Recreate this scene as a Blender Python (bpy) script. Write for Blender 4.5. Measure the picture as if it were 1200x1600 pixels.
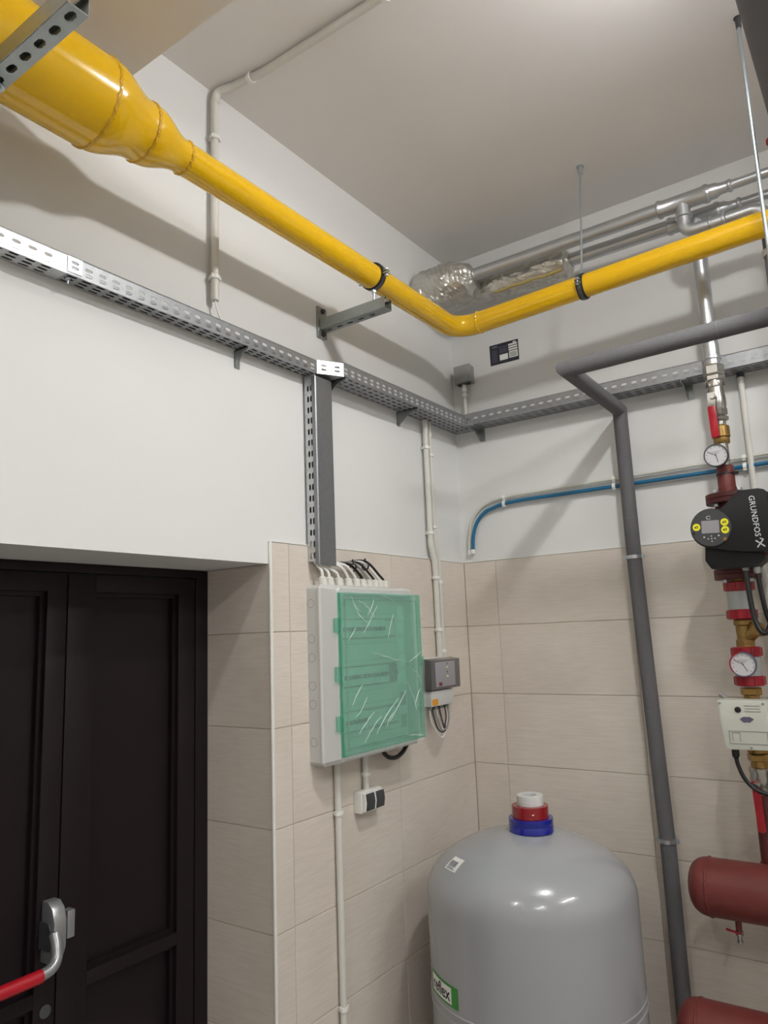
import bpy, bmesh, math, random
from mathutils import Vector, Matrix
random.seed(7)
for o in list(bpy.data.objects):
    bpy.data.objects.remove(o)
SC = bpy.context.scene
COL = SC.collection
PI = math.pi

# ------------------------------------------------------------------ camera
cd = bpy.data.cameras.new('camera')
cam = bpy.data.objects.new('camera', cd)
COL.objects.link(cam)
cd.sensor_fit = 'VERTICAL'
cd.sensor_height = 36.0
cd.sensor_width = 27.0
cd.lens = 25.7644
cd.clip_start = 0.02
Rt = Vector((0.8143862, 0.5790252, -0.0387920))
Up = Vector((0.1261613, -0.1114036, 0.9857345))
Fw = Vector((-0.5664436, 0.8076627, 0.1637761))
cm = Matrix((Rt, Up, -Fw)).transposed().to_4x4()
cm.translation = Vector((1.66634, -3.00882, 1.78145))
cam.matrix_world = cm
SC.camera = cam

# ------------------------------------------------------------------ light
w = bpy.data.worlds.new('world')
SC.world = w
w.use_nodes = True
w.node_tree.nodes['Background'].inputs[0].default_value = (0.6, 0.62, 0.65, 1)
w.node_tree.nodes['Background'].inputs[1].default_value = 0.05
SC.view_settings.view_transform = 'Standard'
SC.view_settings.look = 'None'
SC.view_settings.gamma = 1.0
SC.view_settings.use_curve_mapping = False
SC.view_settings.exposure = 0.10
CEIL = 3.585
# opal tube luminaires under the ceiling: x, y, z, tube radius, tube length (along y), watts of the tube, watts thrown down by its reflector
LAMPS = [
    (1.57, -1.42, 3.475, 0.03, 0.22, 23.0, 14.0),
    (0.87, -3.55, 3.475, 0.03, 0.50, 12.0, 8.0),
    (2.75, -3.80, 3.475, 0.03, 1.10, 28.0, 15.0),
    (3.20, -1.50, 3.475, 0.03, 1.10, 32.0, 14.0),  # unseen luminaire added as fill light from the right
]

# ------------------------------------------------------------------ materials
def lin(c):
    return tuple(((v / 255.0) / 12.92 if v / 255.0 <= 0.04045 else ((v / 255.0 + 0.055) / 1.055) ** 2.4) for v in c) + (1.0,)

def newmat(name):
    m = bpy.data.materials.new(name)
    m.use_nodes = True
    nt = m.node_tree
    b = nt.nodes['Principled BSDF']
    return m, nt, b

def mat(name, rgb, rough=0.5, metal=0.0, var=0.0, vscale=8.0, stretch=None, bump=0.0, bscale=60.0, coat=0.0, spec=0.5, rvar=0.0):
    m, nt, b = newmat(name)
    c = lin(rgb)
    b.inputs['Base Color'].default_value = c
    b.inputs['Roughness'].default_value = rough
    b.inputs['Metallic'].default_value = metal
    b.inputs['Coat Weight'].default_value = coat
    b.inputs['Coat Roughness'].default_value = 0.05
    b.inputs['Specular IOR Level'].default_value = spec
    tc = nt.nodes.new('ShaderNodeTexCoord')
    src = tc.outputs['Object']
    if stretch:
        mp = nt.nodes.new('ShaderNodeMapping')
        mp.inputs['Scale'].default_value = stretch
        nt.links.new(src, mp.inputs['Vector'])
        src = mp.outputs['Vector']
    if var > 0 or rvar > 0:
        n = nt.nodes.new('ShaderNodeTexNoise')
        n.inputs['Scale'].default_value = vscale
        n.inputs['Detail'].default_value = 5
        nt.links.new(src, n.inputs['Vector'])
        if var > 0:
            mx = nt.nodes.new('ShaderNodeMix')
            mx.data_type = 'RGBA'
            mx.inputs[6].default_value = tuple(max(0, v * (1 - var)) for v in c[:3]) + (1,)
            mx.inputs[7].default_value = tuple(min(1, v * (1 + var)) for v in c[:3]) + (1,)
            nt.links.new(n.outputs['Fac'], mx.inputs[0])
            nt.links.new(mx.outputs[2], b.inputs['Base Color'])
        if rvar > 0:
            mr = nt.nodes.new('ShaderNodeMapRange')
            mr.inputs['From Min'].default_value = 0.3
            mr.inputs['From Max'].default_value = 0.7
            mr.inputs['To Min'].default_value = max(0.02, rough - rvar)
            mr.inputs['To Max'].default_value = rough + rvar
            nt.links.new(n.outputs['Fac'], mr.inputs['Value'])
            nt.links.new(mr.outputs['Result'], b.inputs['Roughness'])
    if bump > 0:
        n2 = nt.nodes.new('ShaderNodeTexNoise')
        n2.inputs['Scale'].default_value = bscale
        n2.inputs['Detail'].default_value = 3
        nt.links.new(src, n2.inputs['Vector'])
        bp = nt.nodes.new('ShaderNodeBump')
        bp.inputs['Strength'].default_value = bump
        bp.inputs['Distance'].default_value = 0.004
        nt.links.new(n2.outputs['Fac'], bp.inputs['Height'])
        nt.links.new(bp.outputs['Normal'], b.inputs['Normal'])
    return m

def zinc_mat(name, rgb, rough, metal=0.9, cell=90.0, amount=0.12):
    m, nt, b = newmat(name)
    c = lin(rgb)
    tc = nt.nodes.new('ShaderNodeTexCoord')
    v = nt.nodes.new('ShaderNodeTexVoronoi')
    v.inputs['Scale'].default_value = cell
    nt.links.new(tc.outputs['Object'], v.inputs['Vector'])
    bw = nt.nodes.new('ShaderNodeRGBToBW')
    nt.links.new(v.outputs['Color'], bw.inputs['Color'])
    mx = nt.nodes.new('ShaderNodeMix')
    mx.data_type = 'RGBA'
    mx.inputs[6].default_value = tuple(x * (1 - amount) for x in c[:3]) + (1,)
    mx.inputs[7].default_value = tuple(min(1, x * (1 + amount)) for x in c[:3]) + (1,)
    nt.links.new(bw.outputs['Val'], mx.inputs[0])
    nt.links.new(mx.outputs[2], b.inputs['Base Color'])
    b.inputs['Metallic'].default_value = metal
    b.inputs['Roughness'].default_value = rough
    return m

M = {}
M['plaster'] = mat('white_wall_paint', (221, 221, 219), 0.75, var=0.02, vscale=2.5, bump=0.10, bscale=35)
M['ceil'] = mat('white_ceiling_paint', (230, 227, 224), 0.8, var=0.03, vscale=1.6, bump=0.06, bscale=25)
M['grout'] = mat('beige_grout', (186, 174, 160), 0.9, var=0.05)
M['floor'] = mat('grey_floor_tile', (190, 186, 180), 0.4, var=0.06, vscale=3)
M['white_trim'] = mat('white_plastic_trim', (226, 225, 220), 0.35)
M['yellow'] = mat('yellow_gloss_paint', (234, 184, 4), 0.16, var=0.015, vscale=8, bump=0.03, bscale=60, coat=0.4)
M['yellow_weld'] = mat('shade_tinted_yellow_weld', (216, 164, 0), 0.25, bump=0.9, bscale=160, coat=0.3)  # darker yellow puts the ambient shade around the beads into the colour
M['zinc'] = zinc_mat('galvanised_sheet', (200, 202, 204), 0.42, metal=0.8)
M['zinc_dull'] = zinc_mat('dull_galvanised_sheet', (154, 156, 158), 0.48, metal=0.75, amount=0.08)
M['zinc_cover'] = zinc_mat('dark_galvanised_cover', (138, 140, 142), 0.45, metal=0.8, amount=0.05)
M['strut'] = zinc_mat('galvanised_strut', (160, 165, 163), 0.40, amount=0.06, cell=60)
M['steel'] = mat('press_fit_steel', (196, 199, 202), 0.33, metal=0.9, var=0.02, vscale=6)
M['rod'] = mat('zinc_plated_rod', (190, 200, 206), 0.3, metal=0.9)
M['chrome'] = mat('nickel_plated_brass', (184, 181, 174), 0.26, metal=0.95, var=0.1, vscale=30)
M['brass'] = mat('yellow_brass', (164, 132, 78), 0.34, metal=0.9, var=0.12, vscale=30)
M['bronze'] = mat('cast_bronze', (158, 128, 78), 0.42, metal=0.85, var=0.15, vscale=40, bump=0.3, bscale=200)
M['foam'] = mat('grey_foam_insulation', (96, 95, 97), 0.85, var=0.08, vscale=60, bump=0.35, bscale=250)
M['foam_dark'] = mat('dark_grey_rubber_insulation', (108, 106, 109), 0.8, var=0.05, vscale=20, bump=0.2, bscale=150)
M['primer'] = mat('red_brown_primer', (110, 46, 42), 0.45, var=0.22, vscale=14, bump=0.15, bscale=60)
M['primer_dark'] = mat('dark_red_cast_iron', (88, 35, 33), 0.5, var=0.12, vscale=40, bump=0.2, bscale=120)
M['red'] = mat('red_plastic', (160, 16, 34), 0.3)
M['red_bar'] = mat('red_push_bar', (172, 14, 32), 0.35)
M['red_metal'] = mat('red_coated_coupling', (150, 14, 34), 0.32, coat=0.2)
M['red_tape'] = mat('red_tape', (150, 26, 34), 0.25)
M['blue_tape'] = mat('blue_tape', (28, 44, 150), 0.22)
M['white_tape'] = mat('white_tape', (206, 206, 204), 0.35)
M['grey_sleeve'] = mat('grey_sleeve', (168, 172, 170), 0.45)
M['tank'] = mat('grey_tank_enamel', (157, 159, 162), 0.22, var=0.015, vscale=6, coat=0.25, bump=0.02, bscale=8)
M['green'] = mat('green_label', (44, 140, 44), 0.4)
M['label_white'] = mat('white_label', (232, 234, 230), 0.45)
M['ink'] = mat('black_print', (24, 24, 26), 0.5)
M['ink_blue'] = mat('dark_navy_print', (36, 38, 48), 0.4)
M['ink_grey'] = mat('grey_print', (96, 98, 118), 0.5)
M['door'] = mat('dark_brown_door_paint', (25, 17, 20), 0.42, spec=0.25, var=0.08, vscale=10, bump=0.05, bscale=120)
M['alu'] = mat('silver_painted_metal', (158, 160, 162), 0.32, metal=0.6)
M['dark_cap'] = mat('dark_grey_plastic', (62, 63, 66), 0.45)
M['pvc'] = mat('pale_grey_pvc', (212, 210, 202), 0.4)
M['pvc_white'] = mat('white_pvc_clip', (232, 231, 226), 0.4)
M['panel'] = mat('light_grey_enclosure', (198, 199, 196), 0.4)
M['panel_in'] = mat('pale_inner_plate', (212, 214, 210), 0.5)
M['din'] = mat('white_breaker', (222, 222, 218), 0.4)
M['black'] = mat('black_plastic', (26, 26, 27), 0.4)
M['black_soft'] = mat('black_cable', (22, 22, 23), 0.35)
M['rubber'] = mat('black_rubber_lining', (34, 34, 35), 0.7)
M['pump_face'] = mat('graphite_control_face', (62, 63, 65), 0.4)
M['pump_black'] = mat('matt_black_pump_cover', (27, 27, 29), 0.45, spec=0.3, bump=0.05, bscale=300)
M['screen'] = mat('grey_display', (150, 147, 152), 0.25)
M['yel_dot'] = mat('yellow_sticker', (232, 226, 40), 0.45)
M['silver_print'] = mat('silver_print', (212, 214, 216), 0.35)
M['jbox'] = mat('grey_junction_box', (150, 150, 146), 0.5)
M['actuator'] = mat('off_white_actuator', (206, 208, 198), 0.42)
M['violet'] = mat('violet_grey_print', (92, 90, 112), 0.5)
M['orange'] = mat('orange_sticker', (222, 150, 40), 0.45)
M['blue_hose'] = mat('blue_hose', (30, 104, 142), 0.32)
M['pale_hose'] = mat('pale_corrugated_hose', (206, 206, 194), 0.5)
M['dial'] = mat('white_dial', (226, 224, 226), 0.35)
M['smoke'] = mat('smoked_cover', (96, 94, 94), 0.2)
M['led'] = mat('pale_green_indicator', (214, 226, 150), 0.4)
M['dark_band'] = mat('dark_zinc_band', (104, 108, 112), 0.3, metal=0.9)
M['wool'] = mat('exposed_mineral_wool', (176, 158, 100), 0.95, bump=0.8, bscale=120)

def tile_mat(name, along):
    m, nt, b = newmat(name)
    tc = nt.nodes.new('ShaderNodeTexCoord')
    oi = nt.nodes.new('ShaderNodeObjectInfo')
    add = nt.nodes.new('ShaderNodeVectorMath')
    add.operation = 'ADD'
    sc = nt.nodes.new('ShaderNodeVectorMath')
    sc.operation = 'SCALE'
    sc.inputs['Scale'].default_value = 13.0
    comb = nt.nodes.new('ShaderNodeCombineXYZ')
    for k in range(3):
        nt.links.new(oi.outputs['Random'], comb.inputs[k])
    nt.links.new(comb.outputs[0], sc.inputs[0])
    nt.links.new(tc.outputs['Object'], add.inputs[0])
    nt.links.new(sc.outputs[0], add.inputs[1])
    mp = nt.nodes.new('ShaderNodeMapping')
    mp.inputs['Scale'].default_value = (4, 4, 60)
    nt.links.new(add.outputs[0], mp.inputs['Vector'])
    n = nt.nodes.new('ShaderNodeTexNoise')
    n.inputs['Scale'].default_value = 3.0
    n.inputs['Detail'].default_value = 6
    nt.links.new(mp.outputs[0], n.inputs['Vector'])
    n2 = nt.nodes.new('ShaderNodeTexNoise')
    n2.inputs['Scale'].default_value = 3.0
    n2.inputs['Detail'].default_value = 3
    nt.links.new(add.outputs[0], n2.inputs['Vector'])
    mul = nt.nodes.new('ShaderNodeMath')
    mul.operation = 'MULTIPLY_ADD'
    mul.inputs[1].default_value = 0.5
    nt.links.new(n.outputs['Fac'], mul.inputs[0])
    m2 = nt.nodes.new('ShaderNodeMath')
    m2.operation = 'MULTIPLY'
    m2.inputs[1].default_value = 0.5
    nt.links.new(n2.outputs['Fac'], m2.inputs[0])
    nt.links.new(m2.outputs[0], mul.inputs[2])
    cr = nt.nodes.new('ShaderNodeValToRGB')
    cr.color_ramp.elements[0].position = 0.36
    cr.color_ramp.elements[0].color = lin((206, 196, 184))
    cr.color_ramp.elements[1].position = 0.64
    cr.color_ramp.elements[1].color = lin((219, 210, 199))
    nt.links.new(mul.outputs[0], cr.inputs[0])
    nt.links.new(cr.outputs[0], b.inputs['Base Color'])
    b.inputs['Roughness'].default_value = 0.42
    bp = nt.nodes.new('ShaderNodeBump')
    bp.inputs['Strength'].default_value = 0.06
    bp.inputs['Distance'].default_value = 0.002
    nt.links.new(n.outputs['Fac'], bp.inputs['Height'])
    nt.links.new(bp.outputs[0], b.inputs['Normal'])
    return m
M['tile'] = tile_mat('beige_linen_tile', 0)

def foil_mat():
    m, nt, b = newmat('crumpled_foil')
    tc = nt.nodes.new('ShaderNodeTexCoord')
    v = nt.nodes.new('ShaderNodeTexVoronoi')
    v.inputs['Scale'].default_value = 38
    n = nt.nodes.new('ShaderNodeTexNoise')
    n.inputs['Scale'].default_value = 26
    n.inputs['Detail'].default_value = 4
    nt.links.new(tc.outputs['Object'], v.inputs['Vector'])
    nt.links.new(tc.outputs['Object'], n.inputs['Vector'])
    ad = nt.nodes.new('ShaderNodeMath')
    nt.links.new(v.outputs['Distance'], ad.inputs[0])
    nt.links.new(n.outputs['Fac'], ad.inputs[1])
    bp = nt.nodes.new('ShaderNodeBump')
    bp.inputs['Strength'].default_value = 0.8
    bp.inputs['Distance'].default_value = 0.008
    nt.links.new(ad.outputs[0], bp.inputs['Height'])
    nt.links.new(bp.outputs[0], b.inputs['Normal'])
    b.inputs['Base Color'].default_value = lin((206, 204, 198))
    b.inputs['Metallic'].default_value = 0.85
    b.inputs['Roughness'].default_value = 0.3
    return m
M['foil'] = foil_mat()

def clear_mat(name, tint, gloss_col, fac, rough, bump=0.0, bscale=20.0, stretch=None):
    m = bpy.data.materials.new(name)
    m.use_nodes = True
    nt = m.node_tree
    b = nt.nodes['Principled BSDF']
    b.inputs['Base Color'].default_value = gloss_col
    b.inputs['Roughness'].default_value = rough
    t = nt.nodes.new('ShaderNodeBsdfTransparent')
    t.inputs[0].default_value = tint
    mx = nt.nodes.new('ShaderNodeMixShader')
    mx.inputs[0].default_value = fac
    nt.links.new(t.outputs[0], mx.inputs[1])
    nt.links.new(b.outputs[0], mx.inputs[2])
    nt.links.new(mx.outputs[0], nt.nodes['Material Output'].inputs['Surface'])
    if bump:
        tc = nt.nodes.new('ShaderNodeTexCoord')
        src = tc.outputs['Object']
        mp = nt.nodes.new('ShaderNodeMapping')
        mp.inputs['Scale'].default_value = stretch or (1, 1, 1)
        mp.inputs['Rotation'].default_value = (0.6, 0, 0)
        nt.links.new(src, mp.inputs['Vector'])
        n = nt.nodes.new('ShaderNodeTexNoise')
        n.inputs['Scale'].default_value = bscale
        n.inputs['Detail'].default_value = 5
        n.inputs['Distortion'].default_value = 1.2
        nt.links.new(mp.outputs[0], n.inputs['Vector'])
        bp = nt.nodes.new('ShaderNodeBump')
        bp.inputs['Strength'].default_value = bump
        bp.inputs['Distance'].default_value = 0.01
        nt.links.new(n.outputs['Fac'], bp.inputs['Height'])
        nt.links.new(bp.outputs[0], b.inputs['Normal'])
    return m
M['green_door'] = clear_mat('translucent_green_door', (0.72, 0.95, 0.87, 1), lin((112, 196, 168)), 0.25, 0.12)
M['film'] = clear_mat('crinkled_clear_film', (0.97, 0.98, 0.98, 1), lin((230, 236, 234)), 0.17, 0.16, bump=1.0, bscale=14, stretch=(1, 1.0, 0.5))
M['clear'] = clear_mat('clear_gauge_glass', (0.97, 0.97, 0.97, 1), lin((235, 235, 238)), 0.10, 0.05)

def tape_mat(name, rgb):
    m, nt, b = newmat(name)
    b.inputs['Base Color'].default_value = lin(rgb)
    b.inputs['Roughness'].default_value = 0.2
    b.inputs['Transmission Weight'].default_value = 0.15
    b.inputs['Coat Weight'].default_value = 0.4
    return m
M['blue_tape'] = tape_mat('blue_tape_roll', (20, 34, 150))
M['red_tape'] = tape_mat('red_tape_roll', (150, 20, 30))

# ------------------------------------------------------------------ mesh helpers
ORG = {}

class MB:
    def __init__(s):
        s.v = []
        s.f = []

    def add(s, vs, fs):
        k = len(s.v)
        s.v += [Vector(p) for p in vs]
        s.f += [tuple(i + k for i in f) for f in fs]
        return s

    def box(s, a, b, bev=0.0):
        x0, y0, z0 = [min(a[i], b[i]) for i in range(3)]
        x1, y1, z1 = [max(a[i], b[i]) for i in range(3)]
        if bev <= 0:
            vs = [(x0, y0, z0), (x1, y0, z0), (x1, y1, z0), (x0, y1, z0), (x0, y0, z1), (x1, y0, z1), (x1, y1, z1), (x0, y1, z1)]
            return s.add(vs, [(3, 2, 1, 0), (4, 5, 6, 7), (0, 1, 5, 4), (1, 2, 6, 5), (2, 3, 7, 6), (3, 0, 4, 7)])
        bm = bmesh.new()
        bmesh.ops.create_cube(bm, size=1.0)
        for v in bm.verts:
            v.co = Vector(((x0 + x1) / 2 + v.co.x * (x1 - x0), (y0 + y1) / 2 + v.co.y * (y1 - y0), (z0 + z1) / 2 + v.co.z * (z1 - z0)))
        bmesh.ops.bevel(bm, geom=list(bm.edges), offset=bev, segments=2, profile=0.6, affect='EDGES')
        s._bm(bm)
        return s

    def _bm(s, bm):
        bm.verts.index_update()
        s.add([v.co.copy() for v in bm.verts], [tuple(v.index for v in f.verts) for f in bm.faces])
        bm.free()

    def lathe(s, o, d, prof, seg=32, cap=True):
        """prof: list of (t along d, radius)"""
        o = Vector(o)
        d = Vector(d).normalized()
        a = d.orthogonal().normalized()
        if abs(d.z) > 0.9:
            a = Vector((1, 0, 0))
            a = (a - d * a.dot(d)).normalized()
        b = d.cross(a)
        vs = []
        fs = []
        for (t, r) in prof:
            for k in range(seg):
                an = 2 * PI * k / seg
                vs.append(o + d * t + (a * math.cos(an) + b * math.sin(an)) * r)
        for i in range(len(prof) - 1):
            for k in range(seg):
                k2 = (k + 1) % seg
                fs.append((i * seg + k, i * seg + k2, (i + 1) * seg + k2, (i + 1) * seg + k))
        if cap:
            fs.append(tuple(range(seg))[::-1])
            n = (len(prof) - 1) * seg
            fs.append(tuple(range(n, n + seg)))
        return s.add(vs, fs)

    def cyl(s, p, q, r, seg=20, r2=None):
        p = Vector(p)
        q = Vector(q)
        return s.lathe(p, q - p, [(0, r), ((q - p).length, r if r2 is None else r2)], seg)

    def ring(s, c, d, ro, ri, w, seg=32):
        """flat annulus (tube with hole) centred at c along d"""
        c = Vector(c)
        d = Vector(d).normalized()
        return s.lathe(c - d * w / 2, d, [(0, ri), (0, ro), (w, ro), (w, ri), (0, ri)], seg, cap=False)

    def tube(s, pts, r, seg=14, fillet=0.0, fseg=8, cap=True):
        pts = [Vector(p) for p in pts]
        if fillet > 0 and len(pts) > 2:
            out = [pts[0]]
            for i in range(1, len(pts) - 1):
                p0, p1, p2 = pts[i - 1], pts[i], pts[i + 1]
                d0 = (p0 - p1).normalized()
                d1 = (p2 - p1).normalized()
                ang = d0.angle(d1)
                if ang > PI - 0.02:
                    out.append(p1)
                    continue
                L = min(fillet / math.tan(ang / 2), (p0 - p1).length * 0.48, (p2 - p1).length * 0.48)
                rr = L * math.tan(ang / 2)
                cen = p1 + (d0 + d1).normalized() * (rr / math.sin(ang / 2))
                a0 = p1 + d0 * L - cen
                a1 = p1 + d1 * L - cen
                th = a0.angle(a1)
                for k in range(fseg + 1):
                    t = k / fseg
                    out.append(cen + (a0 * math.sin((1 - t) * th) + a1 * math.sin(t * th)) / math.sin(th))
            out.append(pts[-1])
            pts = out
        n = len(pts)
        tang = []
        for i in range(n):
            if i == 0:
                t = pts[1] - pts[0]
            elif i == n - 1:
                t = pts[-1] - pts[-2]
            else:
                t = (pts[i] - pts[i - 1]).normalized() + (pts[i + 1] - pts[i]).normalized()
            tang.append(t.normalized())
        a = tang[0].orthogonal().normalized()
        vs = []
        fs = []
        for i in range(n):
            a = (a - tang[i] * a.dot(tang[i])).normalized()
            b = tang[i].cross(a)
            mit = None
            if 0 < i < n - 1:
                d0 = (pts[i] - pts[i - 1]).normalized()
                c = d0.dot(tang[i])
                if c > 0.3:
                    ax = d0 - tang[i] * c
                    if ax.length > 1e-4:
                        mit = (ax.normalized(), 1.0 / c)
            for k in range(seg):
                an = 2 * PI * k / seg
                o = (a * math.cos(an) + b * math.sin(an)) * r
                if mit:
                    q = o.dot(mit[0])
                    o = o + mit[0] * q * (mit[1] - 1)
                vs.append(pts[i] + o)
        for i in range(n - 1):
            for k in range(seg):
                k2 = (k + 1) % seg
                fs.append((i * seg + k, i * seg + k2, (i + 1) * seg + k2, (i + 1) * seg + k))
        if cap:
            fs.append(tuple(range(seg))[::-1])
            fs.append(tuple(range((n - 1) * seg, n * seg)))
        return s.add(vs, fs)

    def curve(s, ctrl, r, seg=10, n=10, cap=True):
        """Catmull-Rom through control points"""
        c = [Vector(p) for p in ctrl]
        c = [c[0] * 2 - c[1]] + c + [c[-1] * 2 - c[-2]]
        pts = []
        for i in range(1, len(c) - 2):
            for k in range(n):
                t = k / n
                p0, p1, p2, p3 = c[i - 1], c[i], c[i + 1], c[i + 2]
                pts.append(0.5 * ((2 * p1) + (p2 - p0) * t + (2 * p0 - 5 * p1 + 4 * p2 - p3) * t * t + (3 * p1 - p0 - 3 * p2 + p3) * t ** 3))
        pts.append(c[-2])
        return s.tube(pts, r, seg, cap=cap)

    def prism(s, poly, o, u, v, n, depth, bev=0.0):
        """polygon (list of 2D) in plane o+u,v extruded along n by depth"""
        o, u, v, n = Vector(o), Vector(u), Vector(v), Vector(n)
        k = len(poly)
        vs = [o + u * p[0] + v * p[1] for p in poly]
        vs += [p + n * depth for p in vs]
        fs = [tuple(range(k)), tuple(range(2 * k - 1, k - 1, -1))]
        for i in range(k):
            j = (i + 1) % k
            fs.append((i, i + k, j + k, j))
        if bev <= 0:
            return s.add(vs, fs)
        bm = bmesh.new()
        bv = [bm.verts.new(p) for p in vs]
        for f in fs:
            bm.faces.new([bv[i] for i in f])
        bmesh.ops.recalc_face_normals(bm, faces=bm.faces)
        ed = [e for e in bm.edges if len(e.link_faces) == 2 and e.calc_face_angle(0) > 0.6]
        bmesh.ops.bevel(bm, geom=ed, offset=bev, segments=2, profile=0.6, affect='EDGES')
        s._bm(bm)
        return s

    def hexnut(s, c, d, r, w, hole=0):
        c = Vector(c)
        d = Vector(d).normalized()
        return s.lathe(c - d * w / 2, d, [(0, r * 0.93), (w * 0.15, r), (w * 0.85, r), (w, r * 0.93)], 6)

    def perf(s, o, u, v, L, rows, pitch=0.04, sl=0.022, sh=0.006, start=0.0):
        """perforated strip: o origin, u along length, v across. rows = list of (v0, v1) bands each with one slot row, or (v0,v1,None) for solid"""
        o, u, v = Vector(o), Vector(u), Vector(v)
        n = max(1, int(L / pitch))
        rest = L - n * pitch
        for bi, band in enumerate(rows):
            v0, v1 = band[0], band[1]
            if len(band) == 3:
                s.add([o + v * v0, o + u * L + v * v0, o + u * L + v * v1, o + v * v1], [(0, 1, 2, 3)])
                continue
            for i in range(n):
                u0, u1 = i * pitch, (i + 1) * pitch
                cu, cv = (u0 + u1) / 2, (v0 + v1) / 2
                a, b = sl / 2, sh / 2
                a2 = a - b * 0.8
                b2 = b * 0.35
                P = [(u0, v0), (u1, v0), (u1, v1), (u0, v1),
                     (cu - a2, cv - b), (cu + a2, cv - b), (cu + a, cv - b2), (cu + a, cv + b2), (cu + a2, cv + b), (cu - a2, cv + b), (cu - a, cv + b2), (cu - a, cv - b2)]
                s.add([o + u * p + v * q for p, q in P], [(0, 1, 5, 4), (1, 6, 5), (1, 2, 7, 6), (2, 8, 7), (2, 3, 9, 8), (3, 10, 9), (3, 0, 11, 10), (0, 4, 11)])
            if rest > 1e-4:
                s.add([o + u * (n * pitch) + v * v0, o + u * L + v * v0, o + u * L + v * v1, o + u * (n * pitch) + v * v1], [(0, 1, 2, 3)])
        return s

    def build(s, name, m, parent=None, smooth=35, thick=0.0, merge=False, noise=None):
        org = ORG[parent.name] if parent is not None else None
        if org is None:
            lo = Vector([min(p[i] for p in s.v) for i in range(3)])
            hi = Vector([max(p[i] for p in s.v) for i in range(3)])
            org = Vector(((lo.x + hi.x) / 2, (lo.y + hi.y) / 2, lo.z))
        me = bpy.data.meshes.new(name)
        me.from_pydata([p - org for p in s.v], [], s.f)
        me.update()
        bm = bmesh.new()
        bm.from_mesh(me)
        if merge:
            bmesh.ops.remove_doubles(bm, verts=bm.verts, dist=1e-5)
        if not thick:
            bmesh.ops.recalc_face_normals(bm, faces=bm.faces)
        bm.to_mesh(me)
        bm.free()
        if smooth:
            me.polygons.foreach_set('use_smooth', [True] * len(me.polygons))
            me.set_sharp_from_angle(angle=math.radians(smooth))
        me.materials.append(M[m])
        ob = bpy.data.objects.new(name, me)
        COL.objects.link(ob)
        if parent is not None:
            ob.parent = parent
        else:
            ob.location = org
        if thick:
            md = ob.modifiers.new('thickness', 'SOLIDIFY')
            md.thickness = thick
            md.offset = 0
        ORG[ob.name] = org
        return ob

def tag(o, label, cat, group=None, kind=None):
    if label:
        o['label'] = label
    if cat:
        o['category'] = cat
    if group:
        o['group'] = group
    if kind:
        o['kind'] = kind
    return o

def thing(name, loc, label, cat, group=None, kind=None):
    o = bpy.data.objects.new(name, None)
    o.empty_display_size = 0.05
    COL.objects.link(o)
    o.location = loc
    ORG[o.name] = Vector(loc)
    return tag(o, label, cat, group, kind)

def txt(body, size, fn, spacing=1.0, align='CENTER'):
    """text as mesh verts/faces, fn maps (x,y)->3D"""
    cu = bpy.data.curves.new('lettering', 'FONT')
    cu.body = body
    cu.size = size
    cu.align_x = align
    cu.align_y = 'CENTER'
    cu.space_character = spacing
    cu.resolution_u = 3
    cu.offset = size * 0.012
    ob = bpy.data.objects.new('lettering', cu)
    COL.objects.link(ob)
    dg = bpy.context.evaluated_depsgraph_get()
    me = bpy.data.meshes.new_from_object(ob.evaluated_get(dg))
    mb = MB()
    mb.add([fn(v.co.x, v.co.y) for v in me.vertices], [tuple(p.vertices) for p in me.polygons])
    bpy.data.objects.remove(ob)
    bpy.data.curves.remove(cu)
    bpy.data.meshes.remove(me)
    return mb

X, Y, Z = Vector((1, 0, 0)), Vector((0, 1, 0)), Vector((0, 0, 1))

# ------------------------------------------------------------------ structure
XF, YB = 4.6, -5.6          # far wall, back wall
JY = -1.285                 # tiled jamb of the door opening
OY = -2.72                  # other jamb
LZ = 2.02                   # underside of the lintel
RX = -0.30                  # front of the door in its recess
TT = 2.092                  # top of tiling

def struct(mb, name, m, label=None, **k):
    o = mb.build(name, m, None, **k)
    tag(o, label, None, kind='structure')
    return o

P0 = -0.009  # plaster plane behind the tile faces
wl = MB()
wl.box((P0 - 0.4, JY + 0.009, 0), (P0, 0.2, CEIL))
wl.box((P0 - 0.4, OY - 0.009, LZ), (P0, JY + 0.009, CEIL))
wl.box((P0 - 0.4, YB, 0), (P0, OY - 0.009, CEIL))
wall_left = struct(wl, 'wall_left', 'plaster', 'white plastered wall with the dark door and tiled lower part', smooth=0)
wall_right = struct(MB().box((P0, -P0, 0), (XF, 0.25, CEIL)), 'wall_right', 'plaster', 'white plastered wall behind the pump with tiled lower part', smooth=0)
struct(MB().box((XF, YB, 0), (XF + 0.2, 0.25, CEIL)), 'wall_far', 'plaster', 'plain white wall outside the picture', smooth=0)
struct(MB().box((-0.4, YB - 0.2, 0), (XF + 0.2, YB, CEIL)), 'wall_back', 'plaster', 'plain white wall behind the viewer', smooth=0)
struct(MB().box((-0.45, YB - 0.2, -0.1), (XF + 0.2, 0.25, 0)), 'floor', 'floor', 'grey tiled floor', smooth=0)
struct(MB().box((-0.45, YB - 0.2, CEIL), (XF + 0.2, 0.25, CEIL + 0.1)), 'ceiling', 'ceil', 'off-white plastered ceiling', smooth=0)
struct(MB().box((P0, -2.32, 3.30), (XF, -1.93, CEIL)), 'ceiling_beam', 'ceil', 'off-white ceiling beam above the large yellow pipe', smooth=0)

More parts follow.
